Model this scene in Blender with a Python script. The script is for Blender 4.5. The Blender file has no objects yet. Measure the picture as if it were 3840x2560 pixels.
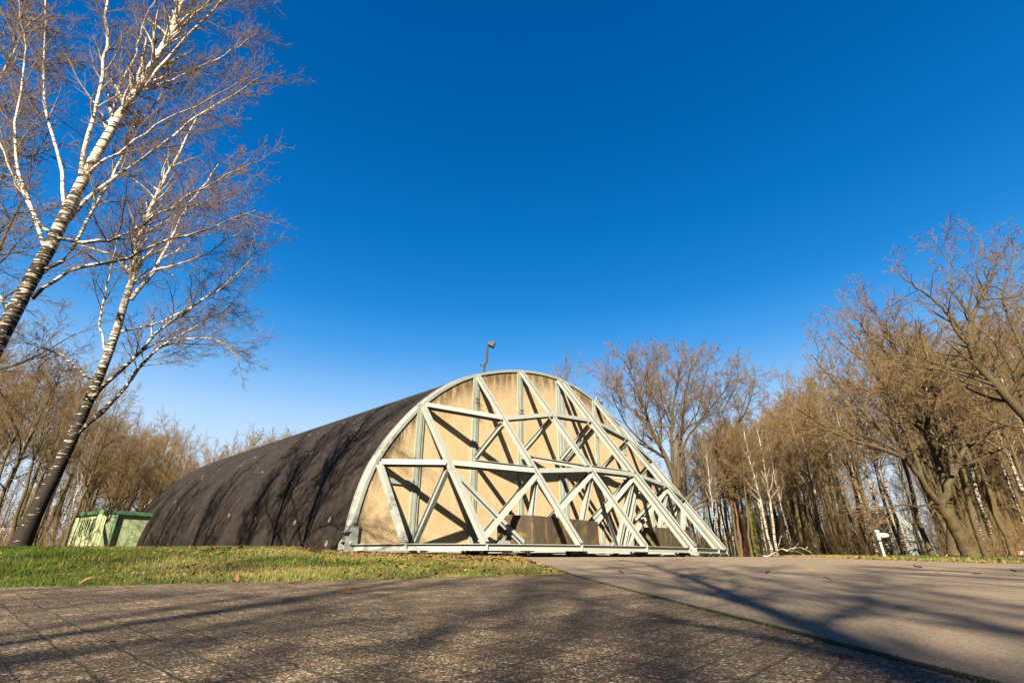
import bpy, math, random
import numpy as np
from mathutils import Vector, Matrix

# ------------------------------------------------------------------ camera, world, sun
scene = bpy.context.scene
COL = scene.collection
CZ = 0.32                                   # camera height above the paving it stands on
TH = math.radians(23.996)                   # camera pitch (looking up)
FPX = 1838.5                                # focal length in pixels of a 3840 px wide picture
cam_d = bpy.data.cameras.new('camera'); cam = bpy.data.objects.new('camera', cam_d); COL.objects.link(cam)
cam.location = (0, 0, CZ); cam.rotation_euler = (math.pi/2 + TH, 0, 0)
cam_d.sensor_width = 36; cam_d.lens = 36*FPX/3840; cam_d.clip_start = 0.05; cam_d.clip_end = 3000
scene.camera = cam

SUN_TRAVEL = Vector((0.336, 1.856, -1.10)).normalized()
sun_d = bpy.data.lights.new('sun', 'SUN'); sun = bpy.data.objects.new('sun', sun_d); COL.objects.link(sun)
sun_d.energy = 5.0; sun_d.angle = math.radians(0.53); sun_d.color = (1.0, 0.87, 0.68)
sun.rotation_euler = SUN_TRAVEL.to_track_quat('-Z', 'Y').to_euler()
w = bpy.data.worlds.new('World'); scene.world = w; w.use_nodes = True
nt = w.node_tree; bg = nt.nodes['Background']
sky = nt.nodes.new('ShaderNodeTexSky'); sky.sky_type = 'NISHITA'; sky.sun_disc = False
sky.sun_elevation = math.radians(30.2); sky.sun_rotation = math.radians(190.3)
sky.altitude = 0; sky.air_density = 1.0; sky.dust_density = 0.35; sky.ozone_density = 4.0
hs = nt.nodes.new('ShaderNodeHueSaturation'); hs.inputs['Saturation'].default_value = 1.35; hs.inputs['Value'].default_value = 0.95
nt.links.new(sky.outputs[0], hs.inputs['Color'])
# paler, brighter air towards the horizon (by elevation of the sky direction)
_tc = nt.nodes.new('ShaderNodeTexCoord'); _sx = nt.nodes.new('ShaderNodeSeparateXYZ'); nt.links.new(_tc.outputs['Generated'], _sx.inputs[0])
_rp = nt.nodes.new('ShaderNodeValToRGB'); nt.links.new(_sx.outputs['Z'], _rp.inputs[0])
_el = _rp.color_ramp.elements
_rp.color_ramp.interpolation = 'B_SPLINE'
for _ in range(6): _el.new(.5)
for _e, (_p, _c) in zip(_el, [(0.0, (.72, .84, .97)), (0.14, (.70, .83, .98)), (0.20, (.66, .82, .99)), (0.28, (.33, .61, .96)), (0.37, (.06, .36, .85)), (0.48, (.004, .22, .68)), (0.66, (0, .13, .46)), (0.90, (0, .078, .30))]): _e.position = _p; _e.color = (*_c, 1)
_g = nt.nodes.new('ShaderNodeVectorMath'); _g.operation = 'SCALE'; nt.links.new(_rp.outputs[0], _g.inputs[0]); _g.inputs['Scale'].default_value = 4.38
_mx = nt.nodes.new('ShaderNodeMix'); _mx.data_type = 'RGBA'; _mx.inputs[0].default_value = 0.85
nt.links.new(hs.outputs[0], _mx.inputs[6]); nt.links.new(_g.outputs[0], _mx.inputs[7])
# sky dimmed on the sunward half, behind the viewpoint, to weaken shadow fill
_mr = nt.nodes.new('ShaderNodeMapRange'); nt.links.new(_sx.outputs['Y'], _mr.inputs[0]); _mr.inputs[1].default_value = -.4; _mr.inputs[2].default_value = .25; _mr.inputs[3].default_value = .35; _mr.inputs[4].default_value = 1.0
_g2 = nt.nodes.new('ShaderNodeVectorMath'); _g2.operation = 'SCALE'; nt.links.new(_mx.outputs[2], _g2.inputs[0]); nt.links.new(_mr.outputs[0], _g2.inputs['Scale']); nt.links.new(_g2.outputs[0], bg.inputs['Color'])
bg.inputs['Strength'].default_value = 0.05
scene.view_settings.view_transform = 'Standard'; scene.view_settings.look = 'None'
scene.view_settings.exposure = 2.2; scene.view_settings.gamma = 1.0
scene.render.engine = 'CYCLES'
scene.cycles.max_bounces = 6; scene.cycles.diffuse_bounces = 1; scene.cycles.glossy_bounces = 2

# ------------------------------------------------------------------ helpers
CT, ST = math.cos(TH), math.sin(TH)
def at(px, py, Y):
    """point at world depth Y seen at pixel (px,py) of the 3840x2560 photograph"""
    a = px-1920.0; b = py-1280.0
    dy = FPX*CT + b*ST; dz = FPX*ST - b*CT
    return np.array([a/dy*Y, Y, dz/dy*Y + CZ])

def tag(o, label=None, cat=None, group=None, kind=None):
    if label: o['label'] = label
    if cat: o['category'] = cat
    if group: o['group'] = group
    if kind: o['kind'] = kind
    return o
def empty(name, loc=(0, 0, 0), label=None, cat=None, group=None, rz=0.0):
    o = bpy.data.objects.new(name, None); COL.objects.link(o); o.location = loc; o.rotation_euler = (0, 0, rz)
    o.empty_display_size = 0.3
    return tag(o, label, cat, group)

class MB:
    def __init__(self): self.v = []; self.f = []; self.n = 0
    def add(self, vs, fs):
        self.v.extend([tuple(map(float, p)) for p in vs]); self.f.extend([tuple(i+self.n for i in f) for f in fs]); self.n += len(vs)
        return self
    def build(self, name, mat, parent=None, origin=None, smooth=False):
        me = bpy.data.meshes.new(name)
        o0 = np.array(origin if origin is not None else (0, 0, 0), float)
        if parent is not None and origin is None:
            o0 = np.zeros(3)
        vs = [tuple(np.array(p)-o0) for p in self.v]
        me.from_pydata(vs, [], self.f); me.update()
        me.materials.append(mat)
        if smooth: me.shade_smooth()
        o = bpy.data.objects.new(name, me); COL.objects.link(o); o.location = tuple(o0)
        if parent is not None:
            o.parent = parent
            o.matrix_parent_inverse = Matrix.LocRotScale(parent.location, parent.rotation_euler, parent.scale).inverted()
        return o

def box_pts(c, ax, ay, az):
    c = np.array(c, float); ax, ay, az = [np.array(q, float) for q in (ax, ay, az)]
    vs = [c+sx*ax+sy*ay+sz*az for sz in (-1, 1) for sx, sy in ((-1, -1), (1, -1), (1, 1), (-1, 1))]
    fs = [(0, 3, 2, 1), (4, 5, 6, 7), (0, 1, 5, 4), (1, 2, 6, 5), (2, 3, 7, 6), (3, 0, 4, 7)]
    return vs, fs
def prism(poly, ext):
    """poly: list of 3d points, ext: extrusion vector"""
    n = len(poly); e = np.array(ext, float)
    vs = [np.array(p, float) for p in poly] + [np.array(p, float)+e for p in poly]
    fs = [tuple(range(n))[::-1], tuple(range(n, 2*n))] + [(i, (i+1) % n, n+(i+1) % n, n+i) for i in range(n)]
    return vs, fs
def unit(v): v = np.array(v, float); return v/np.linalg.norm(v)
def ibeam(p0, p1, up, w=0.24, h=0.30, tf=0.022, tw=0.018, e0=0, e1=0):
    p0 = np.array(p0, float); p1 = np.array(p1, float); d = unit(p1-p0)
    p0 = p0 - d*e0; p1 = p1 + d*e1
    up = np.array(up, float); up = unit(up - d*np.dot(up, d)); s = np.cross(d, up)
    W, H = w/2, h/2; T = tw/2
    prof = [(-W, -H), (W, -H), (W, -H+tf), (T, -H+tf), (T, H-tf), (W, H-tf), (W, H), (-W, H), (-W, H-tf), (-T, H-tf), (-T, -H+tf), (-W, -H+tf)]
    return prism([p0+s*a+up*b for a, b in prof], p1-p0)
def cyl(p0, p1, r0, r1=None, n=12, caps=True):
    p0 = np.array(p0, float); p1 = np.array(p1, float); r1 = r0 if r1 is None else r1
    d = unit(p1-p0); a = unit(np.cross(d, (0.3, 0.2, 1) if abs(d[2]) < .9 else (1, 0.1, 0))); b = np.cross(d, a)
    vs = []
    for p, r in ((p0, r0), (p1, r1)):
        vs += [p + r*(a*math.cos(2*math.pi*i/n)+b*math.sin(2*math.pi*i/n)) for i in range(n)]
    fs = [(i, (i+1) % n, n+(i+1) % n, n+i) for i in range(n)]
    if caps: fs += [tuple(range(n))[::-1], tuple(range(n, 2*n))]
    return vs, fs

def mesh_np(name, V, F, mat, attrs=None, smooth=False):
    """fast mesh from numpy arrays, F (M,k) all same size"""
    me = bpy.data.meshes.new(name); V = np.asarray(V, np.float32); F = np.asarray(F, np.int32)
    me.vertices.add(len(V)); me.vertices.foreach_set('co', V.ravel())
    k = F.shape[1]; me.loops.add(F.size); me.loops.foreach_set('vertex_index', F.ravel())
    me.polygons.add(len(F)); me.polygons.foreach_set('loop_start', np.arange(0, F.size, k, dtype=np.int32))
    me.polygons.foreach_set('loop_total', np.full(len(F), k, np.int32))
    me.update(calc_edges=True)
    if attrs:
        for nme, arr in attrs.items():
            at_ = me.attributes.new(nme, 'FLOAT', 'POINT'); at_.data.foreach_set('value', np.asarray(arr, np.float32))
    me.materials.append(mat)
    if smooth: me.polygons.foreach_set('use_smooth', np.ones(len(F), bool))
    return me
def link(name, me, parent=None, loc=(0, 0, 0)):
    o = bpy.data.objects.new(name, me); COL.objects.link(o); o.location = loc
    if parent is not None: o.parent = parent
    return o

# ------------------------------------------------------------------ materials
class NT:
    def __init__(self, name):
        self.m = bpy.data.materials.new(name); self.m.use_nodes = True; self.t = self.m.node_tree
        self.b = self.t.nodes['Principled BSDF']; self.b.inputs['Roughness'].default_value = 0.85
        self.b.inputs['Specular IOR Level'].default_value = 0.25
    def n(self, typ, **kw):
        nd = self.t.nodes.new(typ)
        for k, v in kw.items():
            if k.startswith('_'): setattr(nd, k[1:], v)
            else:
                key = int(k[1:]) if k[0] == 'i' and k[1:].isdigit() else k.replace('__', ' ')
                if isinstance(v, bpy.types.NodeSocket): self.t.links.new(v, nd.inputs[key])
                else: nd.inputs[key].default_value = v
        return nd
    def l(self, a, b): self.t.links.new(a, b)
    def coord(self, scale=(1, 1, 1), rot=(0, 0, 0), loc=(0, 0, 0)):
        tc = self.n('ShaderNodeTexCoord'); mp = self.n('ShaderNodeMapping'); self.l(tc.outputs['Object'], mp.inputs['Vector'])
        mp.inputs['Scale'].default_value = scale; mp.inputs['Rotation'].default_value = rot; mp.inputs['Location'].default_value = loc
        return mp.outputs[0]
    def noise(self, vec, scale, detail=4, rough=0.6, dist=0.0):
        nd = self.n('ShaderNodeTexNoise', Scale=scale, Detail=detail, Roughness=rough, Distortion=dist); self.l(vec, nd.inputs['Vector'])
        return nd.outputs['Fac']
    def ramp(self, fac, stops, interp='LINEAR'):
        r = self.n('ShaderNodeValToRGB'); r.color_ramp.interpolation = interp; self.l(fac, r.inputs[0])
        el = r.color_ramp.elements
        while len(el) < len(stops): el.new(0.5)
        for e, (p, c) in zip(el, stops): e.position = p; e.color = c if len(c) == 4 else (*c, 1)
        return r.outputs[0]
    def f(self, fac, a, b):   # greyscale smooth ramp between a and b
        return self.ramp(fac, [(a, (0, 0, 0)), (b, (1, 1, 1))])
    def mix(self, fac, a, b, blend='MIX'):
        nd = self.t.nodes.new('ShaderNodeMix'); nd.data_type = 'RGBA'; nd.blend_type = blend
        for s, v in ((nd.inputs[0], fac), (nd.inputs[6], a), (nd.inputs[7], b)):
            if isinstance(v, bpy.types.NodeSocket): self.l(v, s)
            else: s.default_value = (*v, 1) if isinstance(v, tuple) and len(v) == 3 else v
        return nd.outputs[2]
    def math(self, op, a, b=0.0, clamp=False):
        nd = self.t.nodes.new('ShaderNodeMath'); nd.operation = op; nd.use_clamp = clamp
        for s, v in ((nd.inputs[0], a), (nd.inputs[1], b)):
            if isinstance(v, bpy.types.NodeSocket): self.l(v, s)
            else: s.default_value = v
        return nd.outputs[0]
    def attr(self, name): nd = self.n('ShaderNodeAttribute'); nd.attribute_name = name; return nd.outputs['Fac']
    def color(self, c, k=0.52):
        if isinstance(c, bpy.types.NodeSocket): self.l(self.mix(1.0, c, (k, k, k), 'MULTIPLY'), self.b.inputs['Base Color'])
        else: self.b.inputs['Base Color'].default_value = (c[0]*k, c[1]*k, c[2]*k, 1)
    def bump(self, h, strength=0.5, dist=0.01):
        bp = self.n('ShaderNodeBump', Strength=strength, Distance=dist); self.l(h, bp.inputs['Height']); self.l(bp.outputs[0], self.b.inputs['Normal'])
    def rough(self, v): self.b.inputs['Roughness'].default_value = v

PHI = 0.7372
def plain(name, c, var=0.25, scale=6, rough=0.8, bump=0.0):
    m = NT(name); v = m.coord(); n1 = m.noise(v, scale, 6, 0.65)
    m.color(m.mix(m.f(n1, 0.3, 0.7), tuple(x*(1-var) for x in c), tuple(min(1, x*(1+var*0.6)) for x in c))); m.rough(rough)
    if bump: m.bump(m.noise(v, scale*12, 4), bump, 0.01)
    return m.m

def steel_mat():
    m = NT('painted_steel'); v = m.coord(); n1 = m.noise(v, 1.6, 6, 0.7); n2 = m.noise(v, 22, 5, 0.6)
    c = m.mix(m.f(n1, 0.3, 0.75), (0.305, 0.335, 0.31), (0.385, 0.41, 0.38))
    c = m.mix(m.f(n2, 0.70, 0.78), c, (0.30, 0.31, 0.22))
    m.color(c); m.rough(0.55); m.b.inputs['Specular IOR Level'].default_value = 0.35; m.bump(n2, 0.08, 0.01); return m.m
def stucco_mat():
    m = NT('door_render'); v = m.coord(); vs = m.coord(scale=(1, 1, 0.16))
    e = m.attr('edge')                      # metres below the arch edge, made with the mesh
    base = m.mix(m.f(m.noise(v, 0.7, 5, 0.6), 0.3, 0.7), (0.56, 0.425, 0.225), (0.67, 0.54, 0.33))
    base = m.mix(m.f(m.noise(v, 2.6, 6, 0.7), 0.48, 0.68), base, (0.72, 0.61, 0.43))
    base = m.mix(m.f(m.noise(v, 55, 3, 0.6), 0.35, 0.75), base, (0.56, 0.41, 0.23), 'MIX')
    streak = m.f(m.noise(vs, 3.2, 7, 0.75, 0.6), 0.36, 0.56)
    near = m.ramp(e, [(0.0, (1, 1, 1)), (0.13, (0.9, .9, .9)), (0.34, (0.30, 0.30, 0.30)), (0.6, (0.0, 0.0, 0.0))])
    s = m.math('MULTIPLY', streak, near)
    c = m.mix(s, base, (0.11, 0.072, 0.045))
    moss = m.math('MULTIPLY', m.ramp(e, [(0.0, (1, 1, 1)), (0.16, (0, 0, 0))]), m.f(m.noise(v, 5, 6, 0.7), 0.42, 0.6))
    c = m.mix(moss, c, (0.20, 0.15, 0.025))
    m.color(c); m.rough(0.95); m.bump(m.noise(v, 18, 8, 0.75), 0.9, 0.04); return m.m
def barrel_mat():
    m = NT('tarred_concrete'); v = m.coord(); vs = m.coord(scale=(1, 1, 1))
    n1 = m.noise(v, 0.45, 6, 0.65, 0.5); n2 = m.noise(v, 3.5, 8, 0.7)
    c = m.mix(m.f(n1, 0.3, 0.7), (0.0055, 0.0038, 0.003), (0.020, 0.0135, 0.010))
    c = m.mix(m.f(n2, 0.46, 0.66), c, (0.034, 0.024, 0.018))
    c = m.mix(m.math('MULTIPLY', m.f(m.noise(m.coord(scale=(1.6, 1.6, .14)), 2.2, 6, .7), .52, .66), .55), c, (0.060, 0.046, 0.035))
    lat = m.f(m.noise(v, 1.1, 5, 0.7), 0.66, 0.72)
    c = m.mix(m.math('MULTIPLY', lat, 0.35), c, (0.20, 0.17, 0.13))
    vor = m.n('ShaderNodeTexVoronoi', Scale=1.05); m.l(v, vor.inputs['Vector'])
    spot = m.ramp(vor.outputs['Distance'], [(0.0, (1, 1, 1)), (0.085, (1, 1, 1)), (0.115, (0, 0, 0))])
    pick = m.f(m.noise(v, 0.9, 2), 0.46, 0.52)
    c = m.mix(m.math('MULTIPLY', m.math('MULTIPLY', spot, pick), 0.8), c, (0.34, 0.30, 0.24))
    m.color(c); m.rough(0.9); m.bump(m.noise(v, 14, 8, 0.75), 0.7, 0.03); return m.m
def block_mat():
    m = NT('weathered_concrete'); v = m.coord(); vs = m.coord(scale=(1, 1, 0.12))
    c = m.mix(m.f(m.noise(v, 1.5, 6, 0.7), 0.3, 0.7), (0.035, 0.026, 0.018), (0.12, 0.09, 0.058))
    c = m.mix(m.f(m.noise(vs, 4.5, 6, 0.7, 0.4), 0.56, 0.75), c, (0.30, 0.24, 0.13))
    c = m.mix(m.f(m.noise(v, 2.3, 6, 0.75), 0.54, 0.68), c, (0.20, 0.15, 0.03))
    c = m.mix(m.f(m.noise(vs, 7, 6, 0.7), 0.66, 0.74), c, (0.035, 0.03, 0.025))
    m.color(c); m.bump(m.noise(v, 30, 6, 0.7), 0.6, 0.02); return m.m
def paving_mat():
    m = NT('washed_gravel_paving'); v = m.coord(rot=(0, 0, PHI)); vn = m.coord()
    br = m.n('ShaderNodeTexBrick'); br.offset = 0.0; br.squash = 1.0
    dist = m.n('ShaderNodeVectorMath'); dist.operation = 'ADD'
    nv = m.n('ShaderNodeTexNoise', Scale=6.0, Detail=3.0); m.l(vn, nv.inputs['Vector'])
    sc = m.n('ShaderNodeVectorMath'); sc.operation = 'SCALE'; m.l(nv.outputs['Color'], sc.inputs[0]); sc.inputs['Scale'].default_value = 0.03
    m.l(v, dist.inputs[0]); m.l(sc.outputs[0], dist.inputs[1]); m.l(dist.outputs[0], br.inputs['Vector'])
    br.inputs['Scale'].default_value = 1.0; br.inputs['Brick Width'].default_value = 0.138; br.inputs['Row Height'].default_value = 0.138
    br.inputs['Mortar Size'].default_value = 0.0065; br.inputs['Mortar Smooth'].default_value = 0.5
    br.inputs['Color1'].default_value = (0.50, 0.50, 0.50, 1); br.inputs['Color2'].default_value = (1, 1, 1, 1); br.inputs['Mortar'].default_value = (0.8, 0.8, 0.8, 1)
    def peb(scale):
        vo = m.n('ShaderNodeTexVoronoi', Scale=scale, Randomness=1.0); m.l(vn, vo.inputs['Vector']); return vo
    a = peb(68); b = peb(125)
    sepa = m.n('ShaderNodeSeparateColor'); m.l(a.outputs['Color'], sepa.inputs[0])
    sepb = m.n('ShaderNodeSeparateColor'); m.l(b.outputs['Color'], sepb.inputs[0])
    stops = [(0.0, (0.05, 0.032, 0.022)), (0.22, (0.17, 0.10, 0.06)), (0.42, (0.34, 0.24, 0.14)), (0.60, (0.54, 0.40, 0.23)), (0.76, (0.55, 0.33, 0.14)), (0.84, (0.85, 0.70, 0.48)), (1.0, (1.0, 0.95, 0.82))]
    ca = m.ramp(sepa.outputs[0], stops); cb = m.ramp(sepb.outputs[1], stops)
    ma = m.ramp(a.outputs['Distance'], [(0.40, (1, 1, 1)), (0.50, (0, 0, 0))]); mb = m.ramp(b.outputs['Distance'], [(0.42, (1, 1, 1)), (0.52, (0, 0, 0))])
    ma2 = m.math('MULTIPLY', ma, m.f(sepa.outputs[2], 0.35, 0.40))
    cem = m.mix(m.f(m.noise(vn, 40, 5), 0.3, 0.7), (0.10, 0.066, 0.038), (0.24, 0.165, 0.095))
    c = m.mix(mb, cem, cb); c = m.mix(ma2, c, ca)
    c = m.mix(1.0, c, br.outputs['Color'], 'MULTIPLY')
    wear = m.f(m.noise(vn, 2.6, 7, 0.7), 0.42, 0.62)
    c = m.mix(m.math('MULTIPLY', wear, 0.5), c, (0.075, 0.054, 0.036))
    mo = br.outputs['Fac']
    mossm = m.math('MULTIPLY', mo, m.f(m.noise(vn, 5.5, 5, 0.7), 0.52, 0.60))
    c = m.mix(m.math('MULTIPLY', mo, 0.55), c, (0.030, 0.024, 0.018)); c = m.mix(mossm, c, (0.10, 0.13, 0.012))
    m.color(c); m.rough(0.85)
    h = m.math('ADD', m.math('MULTIPLY', ma2, 0.5), m.math('MULTIPLY', mb, 0.28))
    h = m.math('SUBTRACT', h, m.math('MULTIPLY', mo, 1.5))
    h = m.math('ADD', h, m.math('MULTIPLY', m.noise(vn, 9, 3), 0.8))
    m.bump(h, 1.0, 0.008); return m.m
def apron_mat():
    m = NT('brushed_concrete'); vn = m.coord(); v = m.coord(rot=(0, 0, PHI), loc=(0, 0, 0))
    c = m.mix(m.f(m.noise(vn, 0.8, 6, 0.6), 0.3, 0.7), (0.17, 0.132, 0.092), (0.285, 0.225, 0.158))
    c = m.mix(m.f(m.noise(vn, 90, 4, 0.8), 0.42, 0.60), c, (0.40, 0.315, 0.22))
    c = m.mix(m.f(m.noise(vn, 55, 6, 0.8), 0.52, 0.66), c, (0.12, 0.085, 0.062))
    vo = m.n('ShaderNodeTexVoronoi', Scale=75.0); m.l(vn, vo.inputs['Vector'])
    c = m.mix(m.ramp(vo.outputs['Distance'], [(0.10, (0.7, 0.7, 0.7)), (0.2, (0, 0, 0))]), c, (0.50, 0.42, 0.33))
    wv = m.n('ShaderNodeTexWave', Scale=7.0, Distortion=5.0, Detail=4.0); wv.inputs['Detail Scale'].default_value = 2.0; m.l(m.coord(rot=(0, 0, 0.35)), wv.inputs['Vector'])
    gro = m.math('MULTIPLY', m.f(wv.outputs['Fac'], 0.62, 0.95), m.f(m.noise(vn, 0.9, 3), 0.40, 0.60))
    c = m.mix(m.math('MULTIPLY', m.f(m.noise(vn, .55, 7, .75), .5, .68), .35), c, (0.17, .13, .095))
    c = m.mix(m.math('MULTIPLY', gro, 0.30), c, (0.10, 0.075, 0.058))
    mpc = m.n('ShaderNodeMapping'); m.l(v, mpc.inputs['Vector'])
    br = m.n('ShaderNodeTexBrick'); br.offset = 0.0; m.l(mpc.outputs[0], br.inputs['Vector'])
    mpc.inputs['Location'].default_value = APRON_SHIFT
    br.inputs['Scale'].default_value = 1.0; br.inputs['Brick Width'].default_value = 5.0; br.inputs['Row Height'].default_value = 5.0
    br.inputs['Mortar Size'].default_value = 0.007; br.inputs['Mortar Smooth'].default_value = 0.2
    c = m.mix(m.math('MULTIPLY', br.outputs['Fac'], 0.8), c, (0.035, 0.026, 0.02))
    m.color(c); m.rough(0.8)
    h = m.math('SUBTRACT', m.noise(vn, 110, 5, 0.7), m.math('MULTIPLY', gro, 0.5)); m.bump(h, 0.55, 0.004); return m.m
# slab joints cross at this ground point
_j = np.array([2.2, 4.30]); _c, _s = math.cos(PHI), math.sin(PHI)
APRON_SHIFT = (-(_j[0]*_c-_j[1]*_s), -(_j[0]*_s+_j[1]*_c), 0)
def ground_mat():
    m = NT('ground'); v = m.coord(); lit = m.attr('litter')
    g = m.mix(m.f(m.noise(v, 1.2, 6, 0.7), 0.35, 0.65), (0.045, 0.060, 0.012), (0.12, 0.10, 0.035))
    g = m.mix(m.f(m.noise(v, 9, 6, 0.7), 0.45, 0.7), g, (0.16, 0.12, 0.05))
    l = m.mix(m.f(m.noise(v, 14, 6, 0.75), 0.3, 0.7), (0.055, 0.032, 0.018), (0.22, 0.125, 0.06))
    m.color(m.mix(lit, g, l)); m.bump(m.noise(v, 25, 6, 0.8), 0.8, 0.03); m.rough(0.95); return m.m
def grass_mat():
    m = NT('grass_blades'); v = m.coord(); a = m.attr('tone')
    green = m.mix(m.f(m.noise(v, 1.1, 5, 0.6), 0.35, 0.65), (0.045, 0.095, 0.008), (0.11, 0.165, 0.015))
    dry = (0.36, 0.27, 0.11)
    c = m.mix(m.f(a, 0.50, 0.78), green, dry)
    m.color(c); m.rough(0.7); m.b.inputs['Specular IOR Level'].default_value = 0.15
    return m.m
def leaf_mat():
    m = NT('dead_leaf'); v = m.coord(); a = m.attr('tone')
    c = m.ramp(a, [(0.0, (0.16, 0.065, 0.022)), (0.4, (0.30, 0.14, 0.05)), (0.75, (0.42, 0.23, 0.10)), (1.0, (0.50, 0.33, 0.17))])
    m.color(m.mix(m.f(m.noise(v, 60, 4), 0.4, 0.7), c, (0.20, 0.09, 0.035))); m.rough(0.75); return m.m
def birch_mat(name='birch_bark', dk=0.17, h0=.22, h1=.45, h2=.7, base=.17, wk=1.0):
    m = NT(name); r = m.attr('rad'); h = m.attr('hgt'); v = m.coord(scale=(2.2, 2.2, 13)); v1 = m.coord()
    white = m.mix(m.f(m.noise(v1, 6, 4), 0.3, 0.7), (0.80*wk, 0.68*wk, 0.52*wk), (0.98*wk, 0.92*wk, 0.80*wk))
    marks = m.noise(v, 1.6, 5, 0.7, 0.4)
    thr = m.math('SUBTRACT', m.math('SUBTRACT', marks, dk-base), m.math('MULTIPLY', m.ramp(h, [(0.0, (0, 0, 0)), (h0, (0.25, 0.25, 0.25)), (h1, (0.7, 0.7, 0.7)), (h2, (1, 1, 1))]), -dk))
    c = m.mix(m.f(thr, 0.47, 0.53), (0.022, 0.015, 0.010), white)
    lich = m.mix(m.f(m.noise(v1, 3, 5), 0.35, 0.65), (0.17, 0.13, 0.055), (0.27, 0.21, 0.12))
    c = m.mix(m.ramp(r, [(0.012, (1, 1, 1)), (0.024, (0.0, 0.0, 0.0))]), c, lich)
    c = m.mix(m.ramp(r, [(0.004, (1, 1, 1)), (0.011, (0, 0, 0))]), c, (0.20, 0.14, 0.105))
    m.color(c); m.rough(0.8); m.bump(marks, 0.6, 0.02); return m.m
def bark_mat(name, a, b, moss, twig, mossamt=0.55):
    m = NT(name); r = m.attr('rad'); v = m.coord(); vs = m.coord(scale=(9, 9, 1.6))
    c = m.mix(m.f(m.noise(vs, 3, 6, 0.7), 0.35, 0.65), a, b)
    c = m.mix(m.math('MULTIPLY', m.f(m.noise(v, 1.4, 5, 0.7), 0.42, 0.62), mossamt), c, moss)
    c = m.mix(m.ramp(r, [(0.008, (1, 1, 1)), (0.022, (0, 0, 0))]), c, twig)
    m.color(c); m.rough(0.9); m.bump(m.noise(vs, 5, 6, 0.7), 0.8, 0.03); return m.m

STEEL = steel_mat(); STUCCO = stucco_mat(); BARREL = barrel_mat(); BLOCK = block_mat()
PAVING = paving_mat(); APRON = apron_mat(); GROUND = ground_mat(); GRASS = grass_mat(); LEAF = leaf_mat()
BIRCH = birch_mat(base=.09, wk=.62); BIRCH_BIG = birch_mat('rough_birch_bark', .24, .30, .55, .95, .115, .95); BIRCH_DARK = birch_mat('old_birch_bark', .28, .26, .40, .60, .12, .95)
OAK = bark_mat('oak_bark', (0.038, 0.027, 0.016), (0.125, 0.09, 0.050), (0.11, 0.098, 0.024), (0.22, 0.145, 0.068))
FOREST = bark_mat('woodland_bark', (0.050, 0.035, 0.020), (0.16, 0.112, 0.058), (0.13, 0.115, 0.028), (0.25, 0.165, 0.072), 0.55)
PINE = bark_mat('pine_bark', (0.12, 0.05, 0.022), (0.27, 0.125, 0.055), (0.20, 0.10, 0.04), (0.22, 0.12, 0.06), 0.3)
RAILM = plain('old_rail_steel', (0.19, 0.195, 0.175), 0.35, 9, 0.7); DARKST = plain('dark_steel', (0.035, 0.032, 0.028), 0.4, 9, 0.6)
GALV = plain('galvanised_steel', (0.42, 0.42, 0.42), 0.2, 9, 0.45); RUST = plain('rusty_pole', (0.06, 0.05, 0.042), 0.4, 14, 0.8)
WHITEP = plain('white_paint', (0.62, 0.60, 0.55), 0.12, 6, 0.5); ORANGE = plain('orange_plate', (0.75, 0.36, 0.03), 0.1, 6, 0.6)
MINT = None

# ------------------------------------------------------------------ shelter frame
U3 = np.array([math.sin(PHI), math.cos(PHI), 0.0]); N3 = np.array([math.cos(PHI), -math.sin(PHI), 0.0]); Z3 = np.array([0, 0, 1.0])
CEN = np.array([2.6816, 26.0, CZ])          # centre line of the door face, z counted from the camera level
def P(u, n, z, C=CEN): return C + U3*u + N3*n + Z3*z
PROF = [(11.86, -.5), (11.86, 0.1), (11.82, .6), (11.75, 1.25), (11.62, 1.95), (11.35, 2.85), (11.05, 3.5), (10.65, 4.1), (10.08, 4.87), (9.35, 5.72), (8.35, 6.62), (7.15, 7.42), (6.0, 7.97), (5.05, 8.33), (3.9, 8.70), (2.5, 9.03), (1.2, 9.22), (0, 9.28)]
_pu = np.array([p[0] for p in PROF]); _pz = np.array([p[1] for p in PROF])
def topz(u):                                # arch height over |u|
    return float(np.interp(abs(u), _pu[::-1], _pz[::-1]))
def fine_prof(off=0.0, m=5):
    s = np.concatenate([[0], np.cumsum(np.hypot(np.diff(_pu), np.diff(_pz)))]); q = np.linspace(0, s[-1], 40)
    # smooth the polyline a little
    u = np.interp(q, s, _pu); z = np.interp(q, s, _pz)
    for _ in range(2): u[1:-1] = (u[:-2]+2*u[1:-1]+u[2:])/4; z[1:-1] = (z[:-2]+2*z[1:-1]+z[2:])/4
    U = np.concatenate([-u, u[::-1][1:]]); Z = np.concatenate([z, z[::-1][1:]])
    t = np.stack([np.gradient(U), np.gradient(Z)], 1); t /= np.linalg.norm(t, axis=1)[:, None]
    return U - t[:, 1]*off, Z + t[:, 0]*off

def gz(x, y):
    x = np.asarray(x, float); y = np.asarray(y, float)
    qq = np.clip((x/np.maximum(y, 1.0)+.43)/.15, 0, 1); amp = 0.27-0.16*qq*qq*(3-2*qq)
    base = 0.023*np.clip(y, -8, 17) + 0.006*np.clip(y-17, 0, 60)
    d1 = (x-0.75)*(-0.383) + (y-6.6)*0.924; d2 = 0.62-(x + 0.031*(y-6.6))
    d = np.clip(np.minimum(d1, d2)/6.0, 0, 1); h = amp*d*d*(3-2*d)
    fade = 1-np.clip((y-30)/30, 0, 1)
    return base + h*np.where(y > 0, 1, 0)*fade

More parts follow.
